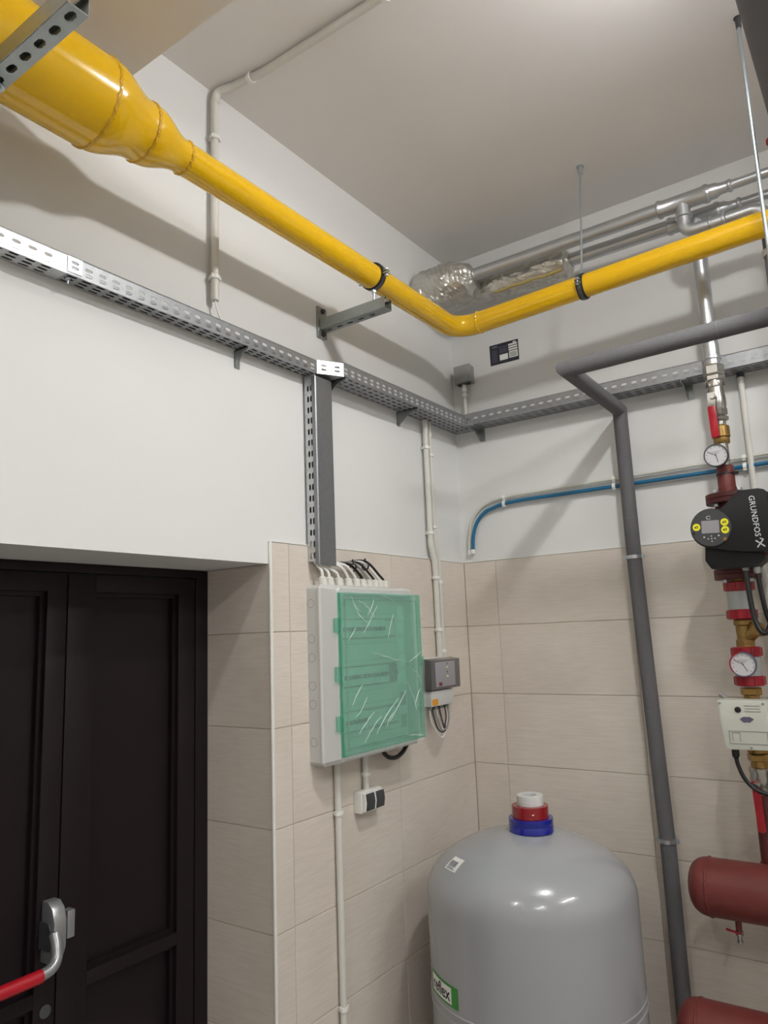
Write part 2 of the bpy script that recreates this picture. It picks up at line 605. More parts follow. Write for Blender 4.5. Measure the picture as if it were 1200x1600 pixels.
# tiles
G = 0.0012
tile_cache = {}
def tile(parent, kind, a0, a1, z0, z1, off=0.0):
    w, h = a1 - a0 - 2 * G, z1 - z0 - 2 * G
    if w <= 0.004 or h <= 0.004:
        return
    key = (kind, round(w, 4), round(h, 4))
    if key not in tile_cache:
        b, t = 0.0012, 0.0082
        pr_ = [(0, 0, 0, 0), (0, 0, t - b, 0), (b, b, t, 0)]
        vs = []
        for (i, j, d, _) in pr_:
            vs += [(i, j, d), (w - i, j, d), (w - i, h - j, d), (i, h - j, d)]
        if kind == 'L':
            vs = [(d, p, q) for p, q, d in vs]
        elif kind == 'R':
            vs = [(p, -d, q) for p, q, d in vs]
        else:
            vs = [(p, -d, q) for p, q, d in vs]
        fs = [(8, 9, 10, 11)]
        for r in (0, 4):
            for k in range(4):
                fs.append((r + k, r + (k + 1) % 4, r + 4 + (k + 1) % 4, r + 4 + k))
        me = bpy.data.meshes.new('tile')
        me.from_pydata(vs, [], fs)
        bm = bmesh.new()
        bm.from_mesh(me)
        bmesh.ops.recalc_face_normals(bm, faces=bm.faces)
        # make sure the face normal looks into the room
        f = max(bm.faces, key=lambda q: q.calc_area())
        n = f.normal
        want = Vector((1, 0, 0)) if kind == 'L' else Vector((0, -1, 0))
        if n.dot(want) < 0:
            bmesh.ops.reverse_faces(bm, faces=bm.faces)
        bm.to_mesh(me)
        bm.free()
        me.materials.append(M['tile'])
        tile_cache[key] = me
    o = bpy.data.objects.new('tile', tile_cache[key])
    COL.objects.link(o)
    if kind == 'L':
        p = Vector((P0 + 0.0008, a0 + G, z0 + G))
    elif kind == 'R':
        p = Vector((a0 + G, -P0 - 0.0008, z0 + G))
    else:
        p = Vector((a0 + G, JY + 0.009 - 0.0008, z0 + G))
    o.parent = parent
    o.location = p - ORG[parent.name]

rows = [(i * 0.3, (i + 1) * 0.3) for i in range(6)] + [(1.8, TT)]
# grout beds (thin slabs the tiles are bonded to)
gb = MB()
gb.box((P0, JY + 0.006, 0), (P0 + 0.0062, 0, TT))
gb.box((P0, YB, 0), (P0 + 0.0062, OY - 0.006, TT))
gl = gb.build('grout_bed', 'grout', wall_left, smooth=0)
gr = MB().box((P0, -P0 - 0.0062, 0), (XF, -P0, TT)).build('grout_bed', 'grout', wall_right, smooth=0)
gj = MB()
gj.box((RX - 0.06, JY + 0.009 - 0.0062, 0), (P0 + 0.006, JY + 0.009, LZ))
gj.build('grout_bed', 'grout', wall_left, smooth=0)
for (z0, z1) in rows:
    for (a, b) in ((JY + 0.006, -1.197), (-1.197, -0.597), (-0.597, 0.0)):
        tile(wall_left, 'L', a, b, z0, z1)
    for (a, b) in ((-3.32, OY - 0.006), (-3.92, -3.32), (-4.52, -3.92)):
        tile(wall_left, 'L', a, b, z0, z1)
    xs = [0.0, 0.162, 0.762, 1.362, 1.962, 2.562, 3.162]
    for a, b in zip(xs[:-1], xs[1:]):
        tile(wall_right, 'R', a, b, z0, z1)
    tile(wall_left, 'J', RX - 0.04, -0.004, z0, min(z1, LZ))
# white edge profile at the jamb corner
tr = MB()
tr.lathe((-0.004, JY + 0.004, 0), Z, [(0, 0.0062), (TT + 0.002, 0.0062)], 16)
struct(tr, 'trim_1', 'white_trim', 'white rounded edge trim between door recess and tiled wall')
# thin painted bead along the top of the tiles
tb = MB()
tb.box((P0, JY + 0.006, TT), (0.0015, 0, TT + 0.004))
struct(tb, 'trim_2', 'white_trim', 'thin white bead along the tile top beside the door', smooth=0)
tb = MB()
tb.box((0, -0.0015, TT), (XF, -P0, TT + 0.004))
struct(tb, 'trim_3', 'white_trim', 'thin white bead along the tile top on the pump wall', smooth=0)

# ------------------------------------------------------------------ door
door = thing('door_1', (RX, -2.0, 0), 'dark brown double door with recessed panels and red push bar', None, kind='structure')
fr = MB()
fr.box((RX - 0.06, -1.338, 0), (RX + 0.002, JY - 0.001, LZ - 0.001), 0.002)
fr.box((RX - 0.06, OY + 0.002, 0), (RX + 0.002, OY + 0.05, LZ - 0.001), 0.002)
fr.box((RX - 0.06, OY + 0.05, 1.992), (RX + 0.002, -1.338, LZ - 0.001), 0.002)
fr.build('door_frame', 'door', door)
def leaf(y0, y1, pans, nm):
    """stiles and rails around recessed panels"""
    b = MB()
    yl, yr = pans[0][0], pans[0][1]
    zt = 1.988
    b.box((RX - 0.05, y0, 0.01), (RX, yl, zt), 0.002)
    b.box((RX - 0.05, yr, 0.01), (RX, y1, zt), 0.002)
    zs = [0.01] + [z for p in pans for z in (p[2], p[3])] + [zt]
    for i in range(0, len(zs), 2):
        b.box((RX - 0.05, yl, zs[i]), (RX, yr, zs[i + 1]), 0.0015)
    o = b.build(nm, 'door', door)
    for p in pans:
        q = MB()
        q.box((RX - 0.045, p[0] - 0.002, p[2] - 0.002), (RX - 0.034, p[1] + 0.002, p[3] + 0.002))
        # moulding lip around the panel
        t = 0.012
        q.box((RX - 0.036, p[1] - t, p[2]), (RX - 0.016, p[1], p[3]))
        q.box((RX - 0.036, p[0], p[2]), (RX - 0.016, p[0] + t, p[3]))
        q.box((RX - 0.036, p[0] + t, p[2]), (RX - 0.016, p[1] - t, p[2] + t))
        q.box((RX - 0.036, p[0] + t, p[3] - t), (RX - 0.016, p[1] - t, p[3]))
        q.build('recessed_panel', 'door', o, smooth=0)
    return o
leaf(-1.803, -1.341, [(-1.715, -1.408, 0.12, 0.862), (-1.715, -1.408, 0.898, 1.936)], 'door_leaf')
leaf(-2.668, -1.807, [(-2.58, -1.866, 0.12, 0.862), (-2.58, -1.866, 0.898, 1.936)], 'door_leaf')
# panic hardware
hs = MB()
pf = [(-0.075, 0.0), (-0.075, 0.035), (-0.06, 0.052), (-0.035, 0.062), (0.03, 0.062), (0.06, 0.05), (0.075, 0.03), (0.075, 0.0)]
hs.prism([(b, a) for a, b in pf], (RX, -1.852, 1.045), X, Z, Y, 0.036, 0.005)
hh = hs.build('panic_bar_housing', 'alu', door)
hc = MB()
hc.cyl((RX + 0.028, -1.853, 1.04), (RX + 0.028, -1.856, 1.04), 0.026, 24)
hc.build('pivot_cap', 'dark_cap', hh)
hl = MB()
hl.prism([(a, b) for a, b in ((-0.008, 0.004), (0.04, 0.004), (0.046, 0.02), (0.046, 0.056), (0.036, 0.07), (-0.008, 0.07))], (RX + 0.006, -1.8525, 1.0), X, Z, -Y, 0.004)
hl.build('side_cover', 'dark_cap', hh)
ar = MB()
ar.curve([(RX + 0.05, -1.843, 1.045), (RX + 0.066, -1.846, 1.02), (RX + 0.078, -1.853, 0.993), (RX + 0.086, -1.872, 0.978), (RX + 0.088, -1.902, 0.972)], 0.0145, 14)
ar.build('bar_arm', 'alu', door)
pb = MB()
pb.tube([(RX + 0.088, -1.898, 0.972), (RX + 0.088, -2.60, 0.968)], 0.0165, 18)
pb.build('push_bar', 'red_bar', door)
stp = MB()
stp.box((RX, -1.795, 1.012), (RX + 0.03, -1.772, 1.082), 0.004)
stp.build('latch_keeper', 'alu', door)
ky = MB()
ky.lathe((RX - 0.001, -1.833, 0.845), X, [(0, 0.016), (0.004, 0.016), (0.005, 0.012)], 18)
ky.build('worn_keyhole_cover', 'dark_cap', door)
# second arm (outside the picture)
ar2 = MB()
ar2.tube([(RX, -2.62, 1.045), (RX + 0.07, -2.62, 1.0), (RX + 0.088, -2.60, 0.968)], 0.0145, 12, fillet=0.02)
ar2.build('bar_arm', 'alu', door)

# ------------------------------------------------------------------ yellow gas pipe
YX, YZ = 0.24, 3.055
gas = thing('gas_pipe', (YX, -2.0, 2.94), 'glossy yellow gas pipe, thick at left, narrowing and turning along both walls', 'pipe')
MB().lathe((YX, YB + 0.01, YZ), Y, [(0, 0.1095), (-2.11 - YB - 0.01, 0.1095)], 64).build('large_pipe', 'yellow', gas)
def redu(y0, y1, r0, r1):
    pr_ = []
    n = 16
    for i in range(n + 1):
        t = i / n
        q_ = min(1.0, max(0.0, (t - 0.10) / 0.82))
        s_ = q_ * q_ * (3 - 2 * q_)
        pr_.append((t * (y1 - y0), r0 + (r1 - r0) * s_))
    return MB().lathe((YX, y0, YZ), Y, pr_, 64)
redu(-2.11, -1.975, 0.1095, 0.077).build('reducer', 'yellow', gas)
redu(-1.975, -1.845, 0.077, 0.0445).build('reducer', 'yellow', gas)
YR = -0.38
bend = [(YX, -1.845, YZ), (YX, YR, 3.050), (1.40, YR, 3.092), (XF - 0.02, YR, 3.100)]
MB().tube(bend, 0.0445, 40, fillet=0.10, fseg=16).build('small_pipe', 'yellow', gas)
def weld(c, d, r, seed=0):
    rnd = random.Random(seed)
    c = Vector(c)
    d = Vector(d).normalized()
    a = d.orthogonal().normalized()
    b = d.cross(a)
    mb = MB()
    seg, m_ = 96, 6
    vs, fs = [], []
    for k in range(seg):
        an = 2 * PI * k / seg
        rad = a * math.cos(an) + b * math.sin(an)
        th = 0.0028 + rnd.uniform(-0.0012, 0.0016)
        sh = rnd.uniform(-0.0018, 0.0018)
        for j in range(m_):
            q = 2 * PI * j / m_
            vs.append(c + rad * (r + th * math.sin(q)) + d * (sh + 0.0048 * math.cos(q)))
    for k in range(seg):
        for j in range(m_):
            k2, j2 = (k + 1) % seg, (j + 1) % m_
            fs.append((k * m_ + j, k2 * m_ + j, k2 * m_ + j2, k * m_ + j2))
    return mb.add(vs, fs)
for i, (y, r) in enumerate(((-2.11, 0.1095), (-1.975, 0.077), (-1.845, 0.0445))):
    weld((YX, y, YZ), Y, r, i).build('weld_bead', 'yellow_weld', gas)
weld((0.352, YR, 3.0545), X, 0.0445, 9).build('weld_bead', 'yellow', gas)

def channel(parent, o, u, length, up, side, w=0.041, h=0.041, pitch=0.05, sl=0.028, sh=0.016, nm='channel', m='strut', first=0.0):
    """slotted strut channel: slotted web at the bottom (o = start, centre of web), open side towards 'up'"""
    o, u, up, side = Vector(o), Vector(u), Vector(up), Vector(side)
    b = MB()
    b.perf(o - side * w / 2, u, side, length, [(0, 0.009, None), (0.009, w - 0.009), (w - 0.009, w, None)], pitch, sl, sh)
    for s_ in (-1, 1):
        q = o + side * s_ * w / 2
        b.add([q, q + u * length, q + u * length + up * h, q + up * h], [(0, 1, 2, 3)])
        b.add([q + up * h, q + u * length + up * h, q + u * length + up * h - side * s_ * 0.009, q + up * h - side * s_ * 0.009], [(0, 1, 2, 3)])
        e = q + up * h - side * s_ * 0.009
        b.add([e, e + u * length, e + u * length - up * 0.007, e - up * 0.007], [(0, 1, 2, 3)])
    return b.build(nm, m, parent, smooth=0, thick=0.0022, merge=True)

# support strut under the large pipe
st = thing('strut_bracket', (0, -2.366, 2.904), 'slotted galvanised strut carrying the thick yellow pipe', 'bracket')
channel(st, (0.591, -2.366, 2.906), -X, 0.60, Z, Y, pitch=0.0505)
b = MB()
b.box((-0.006, -2.395, 2.85), (0.0, -2.337, 3.0), 0.002)
b.build('wall_plate', 'strut', st)
b = MB()
b.lathe((0.296, -2.362, 2.9045), -Z, [(0, 0.016), (0.002, 0.016), (0.002, 0.0155)], 24)
b.build('washer', 'rod', st)
b = MB()
b.hexnut((0.296, -2.362, 2.897), Z, 0.0105, 0.010)
b.build('nut', 'rod', st)
b = MB()
b.cyl((0.296, -2.362, 2.944), (0.296, -2.362, 2.868), 0.006, 14)
b.build('threaded_stud', 'dark_cap', st)

# cantilever bracket with pipe clamp
BY = -0.985
br = thing('cantilever_bracket', (0, BY, 2.885), 'grey cantilever wall bracket under the yellow pipe clamp', 'bracket')
channel(br, (0.004, BY, 2.914), X, 0.296, Z, Y, pitch=0.05, sl=0.026, sh=0.012)
b = MB()
b.box((P0, BY - 0.030, 2.886), (P0 + 0.010, BY + 0.022, 3.008), 0.003)
b.build('wall_plate', 'strut', br)
for z in (2.900, 2.992):
    b = MB()
    b.lathe((P0 + 0.010, BY - 0.004, z), X, [(0, 0.011), (0.002, 0.011), (0.002, 0.0085), (0.009, 0.0085)], 6)
    b.build('bolt', 'dark_cap', br)

def clamp(name, c, axis, r, stem_to, label, ears, w=0.022):
    """two-part pipe clamp with rubber lining; stem_to: point; ears: direction of the screw ears"""
    c, axis = Vector(c), Vector(axis).normalized()
    t = thing(name, c, label, 'pipe clamp')
    MB().ring(c, axis, r + 0.0045, r + 0.0006, w + 0.004, 48).build('rubber_lining', 'rubber', t)
    MB().ring(c, axis, r + 0.0068, r + 0.0046, w * 0.62, 48).build('band', 'dark_band', t)
    e = Vector(ears).normalized()
    up = axis.cross(e).normalized()
    for s_ in (-1, 1):
        q = c + e * s_ * (r + 0.014)
        m_ = MB()
        m_.cyl(q - up * 0.016, q + up * 0.016, 0.0035, 10)
        m_.hexnut(q + up * 0.012, up, 0.0072, 0.006)
        m_.hexnut(q - up * 0.012, up, 0.0072, 0.006)
        m_.build('clamp_screw', 'rod', t)
        l_ = MB()
        a = axis * w / 2
        for h_ in (0.004, -0.0065):
            p = c + e * s_ * (r + 0.006)
            p2 = c + e * s_ * (r + 0.022)
            l_.add([p - a + up * h_, p2 - a + up * h_, p2 + a + up * h_, p + a + up * h_,
                    p - a + up * (h_ + 0.0025), p2 - a + up * (h_ + 0.0025), p2 + a + up * (h_ + 0.0025), p + a + up * (h_ + 0.0025)],
                   [(0, 1, 2, 3), (4, 5, 6, 7), (0, 1, 5, 4), (1, 2, 6, 5), (2, 3, 7, 6), (3, 0, 4, 7)])
        l_.build('clamp_ear', 'rod', t, smooth=0)
    if stem_to is not None:
        s2 = Vector(stem_to)
        d = (s2 - c).normalized()
        m_ = MB()
        m_.cyl(c + d * (r + 0.006), s2, 0.005, 12)
        m_.hexnut(c + d * (r + 0.012), d, 0.0095, 0.012)
        m_.build('stem', 'rod', t)
    return t
clamp('pipe_clamp', (YX, BY, 3.0555), Y, 0.0445, (YX, BY, 2.957), 'dark pipe clamp on the yellow pipe above the cantilever bracket', X)
# hanging rod with clamp
RXH = 0.80
clamp('pipe_clamp', (RXH, YR, 3.0702), X, 0.0445, None, 'dark pipe clamp on the yellow pipe at the foot of the thin ceiling rod', Y)
rh = thing('threaded_rod', (RXH, YR, 3.115), 'thin threaded rod from ceiling to clamp on yellow pipe', 'rod')
MB().tube([(RXH, YR, 3.121), (0.822, -0.352, CEIL)], 0.0042, 10).build('rod', 'rod', rh)
MB().lathe((0.822, -0.352, CEIL), -Z, [(0, 0.015), (0.003, 0.015), (0.003, 0.009), (0.032, 0.008)], 12).build('ceiling_anchor', 'rod', rh)
MB().hexnut((RXH, YR, 3.131), Z, 0.009, 0.018).build('coupling_nut', 'rod', rh)
rh = thing('threaded_rod', (1.469, -0.755, 2.56), 'long threaded rod from ceiling at right edge beside the dark thick pipe', 'rod')
MB().tube([(1.469, -0.755, 2.56), (1.469, -0.755, CEIL)], 0.0058, 12).build('rod', 'rod', rh)
MB().lathe((1.469, -0.755, CEIL), -Z, [(0, 0.012), (0.002, 0.012), (0.002, 0.0085), (0.035, 0.008)], 12).build('ceiling_anchor', 'dark_cap', rh)
MB().hexnut((1.469, -0.755, 2.572), Z, 0.011, 0.012).build('nut', 'rod', rh)
MB().box((1.455, -0.775, 2.579), (1.497, -0.60, 2.631), 0.003).build('pipe_rest', 'strut', rh)

# thick dark insulated pipe overhead at right
o = MB().tube([(1.602, YB + 0.01, 3.2), (1.602, -0.62, 3.2), (XF - 0.02, -0.62, 3.2)], 0.085, 40, fillet=0.16).build('insulated_pipe', 'foam_dark')
tag(o, 'thick dark grey insulated pipe overhead in the top right corner', 'pipe')

# ------------------------------------------------------------------ cable trays
TZ0, TZ1 = 2.713, 2.762
def tray(label, o, u, side, L, width, z0, z1, nrow, start_gap=0.0, m='zinc_dull', wall_flange=True):
    """o: corner at the wall; u along, side away from wall"""
    o, u, side = Vector(o), Vector(u), Vector(side)
    t = thing('cable_tray', o + u * L / 2 + Z * z0, label, 'cable tray', 'perforated cable trays')
    h = z1 - z0
    b = MB()
    band = width / nrow
    b.perf(o + Z * z0, u, side, L, [(i * band, (i + 1) * band) for i in range(nrow)], 0.04, 0.026, 0.0085)
    b.build('tray_floor', m, t, smooth=0, thick=0.0012, merge=True)
    rows_ = [(0, 0.006, None), (0.006, 0.021), (0.021, 0.036), (0.036, h, None)]
    b = MB()
    b.perf(o + side * width + Z * z0, u, Z, L, rows_, 0.04, 0.022, 0.0095)
    b.tube([o + side * (width - 0.001) + Z * z1, o + side * (width - 0.001) + u * L + Z * z1], 0.0022, 8)
    b.build('front_flange', m, t, smooth=0, thick=0.0012, merge=True)
    b = MB()
    b.perf(o + side * 0.003 + Z * z0, u, Z, L, rows_, 0.04, 0.022, 0.0095)
    b.build('back_flange', m, t, smooth=0, thick=0.0012, merge=True)
    return t
t1 = tray('narrow perforated cable tray nearest the left edge, above the door', (0, -4.8, 0), Y, X, 2.75, 0.05, 2.706, 2.755, 3, m='zinc')
t2 = tray('narrow perforated cable tray between its coupling and the vertical duct', (0, -2.05, 0), Y, X, 0.964, 0.05, 2.706, 2.755, 3)
t3 = tray('wide perforated cable tray between the vertical duct and the corner', (0, -1.002, 0), Y, X, 1.000, 0.10, 2.711, 2.762, 4)
t4 = tray('wide perforated cable tray along the pump wall', (0.10, 0, 0), X, -Y, 4.4, 0.10, 2.713, 2.766, 4)
# coupling plate between the two narrow trays
cp = thing('tray_coupler', (0.05, -2.03, 2.706), 'bright coupling plate joining the two narrow cable trays', 'coupler')
b = MB()
b.perf((0.0525, -2.05, 2.712), Y, Z, 0.04, [(0, 0.006, None), (0.006, 0.02), (0.02, 0.034), (0.034, 0.041, None)], 0.04, 0.022, 0.0085)
b.build('plate', 'zinc', cp, smooth=0, thick=0.0014)
b = MB()
b.lathe((0.03, -2.035, 2.704), -Z, [(0, 0.007), (0.003, 0.006), (0.003, 0.003), (0.014, 0.003)], 12)
b.build('bolt', 'rod', cp)
# reducer piece
rd = thing('tray_reducer', (0.05, -1.045, 2.706), 'bright angled reducer plate where the cable tray widens above the vertical duct', 'coupler')
ud = (Vector((0.1015, -0.998, 0)) - Vector((0.051, -1.088, 0)))
L = ud.length
b = MB()
b.perf((0.051, -1.088, 2.708), ud.normalized(), Z, L, [(0, 0.009, None), (0.009, 0.024), (0.024, 0.039), (0.039, 0.05, None)], L / 2, 0.022, 0.008)
b.build('angled_flange', 'zinc', rd, smooth=0, thick=0.0014)
b = MB()
b.add([(0, -1.088, 2.708), (0.051, -1.088, 2.708), (0.1015, -0.998, 2.708), (0, -0.998, 2.708)], [(0, 1, 2, 3)])
b.build('floor_plate', 'zinc_dull', rd, smooth=0, thick=0.0014)

o = MB().tube([(0.034, -4.8, 2.7165), (0.034, -1.10, 2.7165), (0.05, -0.98, 2.7205), (0.05, -0.05, 2.7205), (0.12, -0.05, 2.7225), (4.4, -0.05, 2.7225)], 0.0085, 10, fillet=0.03, fseg=5).build('cable', 'black_soft')  # cables added in the trays so the shaded lower slots look dark
tag(o, 'black cable added inside the perforated trays to darken their slots', 'cable')
o = MB().tube([(0.016, -4.8, 2.7155), (0.016, -1.10, 2.7155), (0.026, -0.98, 2.7195), (0.026, -0.026, 2.7195), (0.12, -0.026, 2.7215), (4.4, -0.026, 2.7215)], 0.0075, 10, fillet=0.03, fseg=5).build('cable', 'dark_cap')
tag(o, 'dark grey cable added inside the perforated trays to darken their slots', 'cable')
o = MB().tube([(0.075, -0.97, 2.7195), (0.075, -0.078, 2.7195), (0.12, -0.075, 2.7215), (4.4, -0.075, 2.7215)], 0.0075, 10, fillet=0.03, fseg=5).build('cable', 'dark_cap')
tag(o, 'dark cable added along the front edge inside the wide trays to darken their slots', 'cable')

def tray_bracket(label, o, side, width, zt):
    o, side = Vector(o), Vector(side)
    al = Vector((abs(side.y), abs(side.x), 0))
    t = thing('tray_bracket', o + Z * (zt - 0.05), label, 'bracket', 'cable tray wall brackets')
    pl = [(0.0, -0.055), (0.016, -0.055), (width * 0.62, -0.018), (width + 0.004, -0.010), (width + 0.004, 0.0), (0.0, 0.0)]
    MB().prism(pl, o + Z * zt, side, Z, al, 0.0025).build('web_plate', 'strut', t, smooth=0)
    MB().prism([(0, -0.003), (width + 0.004, -0.003), (width + 0.004, 0), (0, 0)], o + Z * zt, side, Z, al, 0.022).build('top_plate', 'strut', t, smooth=0)
    MB().prism([(0, -0.058), (0.003, -0.058), (0.003, 0), (0, 0)], o + Z * zt, side, Z, al, 0.022).build('wall_plate', 'strut', t, smooth=0)
    return t
tray_bracket('small tray bracket under the narrow tray above the door', (P0, -1.43, 0), X, 0.058, 2.7045)
tray_bracket('tray bracket right beside the top of the vertical duct', (P0, -0.985, 0), X, 0.104, 2.7100)
tray_bracket('tray bracket under the wide tray left of the twin conduits', (P0, -0.50, 0), X, 0.104, 2.7100)
tray_bracket('tray bracket under the tray on the pump wall next to the corner', (0.125, -P0, 0), -Y, 0.104, 2.7120)
tray_bracket('tray bracket under the tray on the pump wall beside the silver riser', (1.055, -P0, 0), -Y, 0.104, 2.7120)
tray_bracket('narrow tray bracket at the far left above the door', (P0, -2.6, 0), X, 0.058, 2.7045)

# vertical duct
vd = thing('vertical_cable_duct', (0.025, -1.055, 2.03), 'vertical grey perforated cable duct with plain cover above the distribution board', 'cable duct')
VZ0, VZ1 = 2.035, 2.704
b = MB()
b.perf((0.002, -1.100, VZ0), Z, X, VZ1 - VZ0, [(0, 0.008, None), (0.008, 0.022), (0.022, 0.036), (0.036, 0.048, None)], 0.04, 0.022, 0.0085)
b.build('perforated_side', 'zinc', vd, smooth=0, thick=0.0012, merge=True)
b = MB()
b.perf((0.002, -1.012, VZ0), Z, X, VZ1 - VZ0, [(0, 0.008, None), (0.008, 0.022), (0.022, 0.036), (0.036, 0.048, None)], 0.04, 0.022, 0.0085)
b.build('perforated_side', 'zinc_dull', vd, smooth=0, thick=0.0012, merge=True)
b = MB()
b.box((-0.001, -1.100, VZ0), (0.002, -1.012, VZ1))
b.build('back_plate', 'zinc_dull', vd, smooth=0)
b = MB()
b.prism([(-1.1035, 0.036), (-1.1035, 0.0515), (-1.099, 0.054), (-1.014, 0.054), (-1.0095, 0.0515), (-1.0095, 0.036), (-1.0115, 0.036), (-1.0115, 0.0505), (-1.0145, 0.052), (-1.0985, 0.052), (-1.1015, 0.0505), (-1.1015, 0.036)],
        (0, 0, VZ0 - 0.012), Y, X, Z, VZ1 - VZ0 + 0.004)
b.build('cover', 'zinc_cover', vd, smooth=0)

# ------------------------------------------------------------------ silver press pipes
NY, NZ = -0.27, 3.334
FY, FZ = -0.165, 3.310
def collar(mb, c, d, r, w=0.012):
    return mb.lathe(Vector(c) - Vector(d).normalized() * w / 2, d, [(0, r + 0.001), (w * .2, r + 0.005), (w * .8, r + 0.005), (w, r + 0.001)], 28)
PR, PS = 0.0275, 0.0176
TX = 1.166
np_ = thing('press_pipe', (0.9, NY, NZ - 0.05), 'silver steel pipe nearer the viewer under the ceiling, with tee and elbow', 'pipe', 'silver pipes under the ceiling')
MB().cyl((0.02, NY, NZ), (1.10, NY, NZ), PR, 28).build('main_pipe', 'steel', np_)
b = MB()
b.lathe((1.075, NY, NZ), X, [(0, PR + .002), (0.004, PR + .007), (0.014, PR + .007), (0.02, PR + .003), (0.165, PR + .003), (0.171, PR + .007), (0.181, PR + .007), (0.187, PR + .002)], 32)
b.cyl((TX, NY, NZ), (TX, NY, NZ - 0.065), PR - 0.001, 28)
b.build('tee', 'steel', np_)
b = MB()
b.lathe((1.262, NY, NZ), X, [(0, PR + .001), (0.022, PR), (0.036, PS + .003), (0.062, PS + .002), (0.066, PS + .006), (0.074, PS + .006), (0.078, PS + .001)], 28)
b.build('reducer', 'steel', np_)
MB().cyl((1.33, NY, NZ), (XF, NY, NZ), PS, 24).build('thin_pipe', 'steel', np_)
b = MB()
EZ = NZ - 0.124
b.tube([(TX, NY, NZ - 0.05), (TX, NY, EZ), (1.27, NY, EZ)], 0.024, 24, fillet=0.05, fseg=12)
b.lathe((TX, NY, NZ - 0.052), -Z, [(0, 0.025), (0.003, 0.030), (0.011, 0.030), (0.014, 0.025)], 28)
b.build('elbow', 'steel', np_)
b = MB()
b.lathe((1.248, NY, EZ), X, [(0, 0.024), (0.003, 0.0285), (0.011, 0.0285), (0.014, 0.0255), (0.045, 0.0255), (0.048, 0.0295), (0.056, 0.0295), (0.06, 0.022)], 28)
b.build('socket', 'steel', np_)
b = MB()
b.tube([(1.28, NY, EZ), (1.436, NY, EZ + 0.004), (1.436, NY, 3.10)], 0.0225, 24, fillet=0.06, fseg=12)
b.build('branch_pipe', 'steel', np_)
dp = MB().cyl((1.436, NY, 3.10), (1.436, NY, 0.935), 0.0265, 24).build('drop_pipe', 'foam_dark', np_)
MB().ring((1.436, NY, 3.035), Z, 0.031, 0.0266, 0.022, 28).build('clip', 'pvc_white', dp)

fp = thing('press_pipe', (0.9, FY, 2.75), 'silver steel pipe nearer the wall with riser dropping to the red-handled valve', 'pipe', 'silver pipes under the ceiling')
AX, AY = 1.188, -0.165
MB().cyl((0.02, FY, FZ), (1.14, FY, FZ), PR, 28).build('main_pipe', 'steel', fp)
b = MB()
b.lathe((1.085, FY, FZ), X, [(0, PR + .002), (0.004, PR + .007), (0.014, PR + .007), (0.02, PR + .003), (0.17, PR + .003), (0.176, PR + .007), (0.186, PR + .007), (0.192, PR + .002)], 32)
b.cyl((AX, FY, FZ), (AX, FY, FZ - 0.08), PR + .002, 28)
b.build('tee', 'steel', fp)
b = MB()
b.lathe((1.275, FY, FZ), X, [(0, PR + .001), (0.02, PR), (0.034, PS + .003), (0.06, PS + .002), (0.064, PS + .006), (0.072, PS + .006), (0.076, PS + .001)], 28)
b.build('reducer', 'steel', fp)
MB().cyl((1.34, FY, FZ), (XF, FY, FZ), PS, 24).build('thin_pipe', 'steel', fp)
b = MB()
b.cyl((AX, AY, FZ), (AX, AY, 2.74), 0.0262, 28)
b.lathe((AX, AY, 2.80), -Z, [(0, 0.0262), (0.003, 0.0285), (0.05, 0.0285), (0.053, 0.033), (0.063, 0.033), (0.066, 0.029), (0.085, 0.029)], 28)
b.build('riser', 'steel', fp)
# red vent head at the right edge
av = thing('air_vent', (1.475, NY, NZ), 'small red-capped air vent on the near silver pipe at right edge', 'valve')
MB().cyl((1.475, NY, NZ + PS - .002), (1.475, NY, 3.435), 0.008, 14).build('stem', 'brass', av)
MB().lathe((1.475, NY, 3.435), Z, [(0, 0.011), (0.004, 0.013), (0.018, 0.013), (0.024, 0.008)], 20).build('cap', 'red', av)

def foil_roll(name, y, z, prof, label, seed, wool=None):
    rnd = random.Random(seed)
    t = thing(name, (0, y, z - 0.1), label, 'insulation', 'foil wraps on silver pipes')
    seg, n = 40, 34
    x0, x1 = prof[0][0], prof[-1][0]
    def R(x):
        for (a, ra), (c, rc) in zip(prof[:-1], prof[1:]):
            if a <= x <= c:
                k = (x - a) / (c - a)
                return ra + (rc - ra) * k
        return prof[-1][1]
    vs, fs = [], []
    xs = sorted(set([x0 + (x1 - x0) * i / n for i in range(n + 1)] + [p[0] for p in prof]))
    for x in xs:
        r = R(x)
        for k in range(seg):
            an = 2 * PI * k / seg
            lump = 0.05 * math.sin(3 * an + seed + x * 9) + 0.035 * math.sin(5 * an - x * 31 + seed) + rnd.uniform(-0.03, 0.03)
            vs.append((x, y + r * (1 + lump) * math.cos(an), z + r * (1 + lump) * math.sin(an)))
    for i in range(len(xs) - 1):
        for k in range(seg):
            k2 = (k + 1) % seg
            fs.append((i * seg + k, i * seg + k2, (i + 1) * seg + k2, (i + 1) * seg + k))
    m_ = len(xs) - 1
    fs.append(tuple(range(seg))[::-1])
    fs.append(tuple(range(m_ * seg, (m_ + 1) * seg)))
    MB().add(vs, fs).build('foil_sleeve', 'foil', t, smooth=0)
    if wool:
        xa, xb, an, r = wool
        pts = [(xa + (xb - xa) * i / 9, y + r * math.cos(an + 0.04 * math.sin(i)), z + r * math.sin(an + 0.05 * math.sin(i * 2))) for i in range(10)]
        MB().tube(pts, 0.007, 8).build('torn_seam', 'wool', t)
    return t
foil_roll('foil_insulation', NY - 0.005, NZ - 0.012, [(0.0, 0.085), (0.05, 0.104), (0.19, 0.100), (0.262, 0.074), (0.288, 0.036)], 'crumpled foil insulation bundle in the ceiling corner', 3)
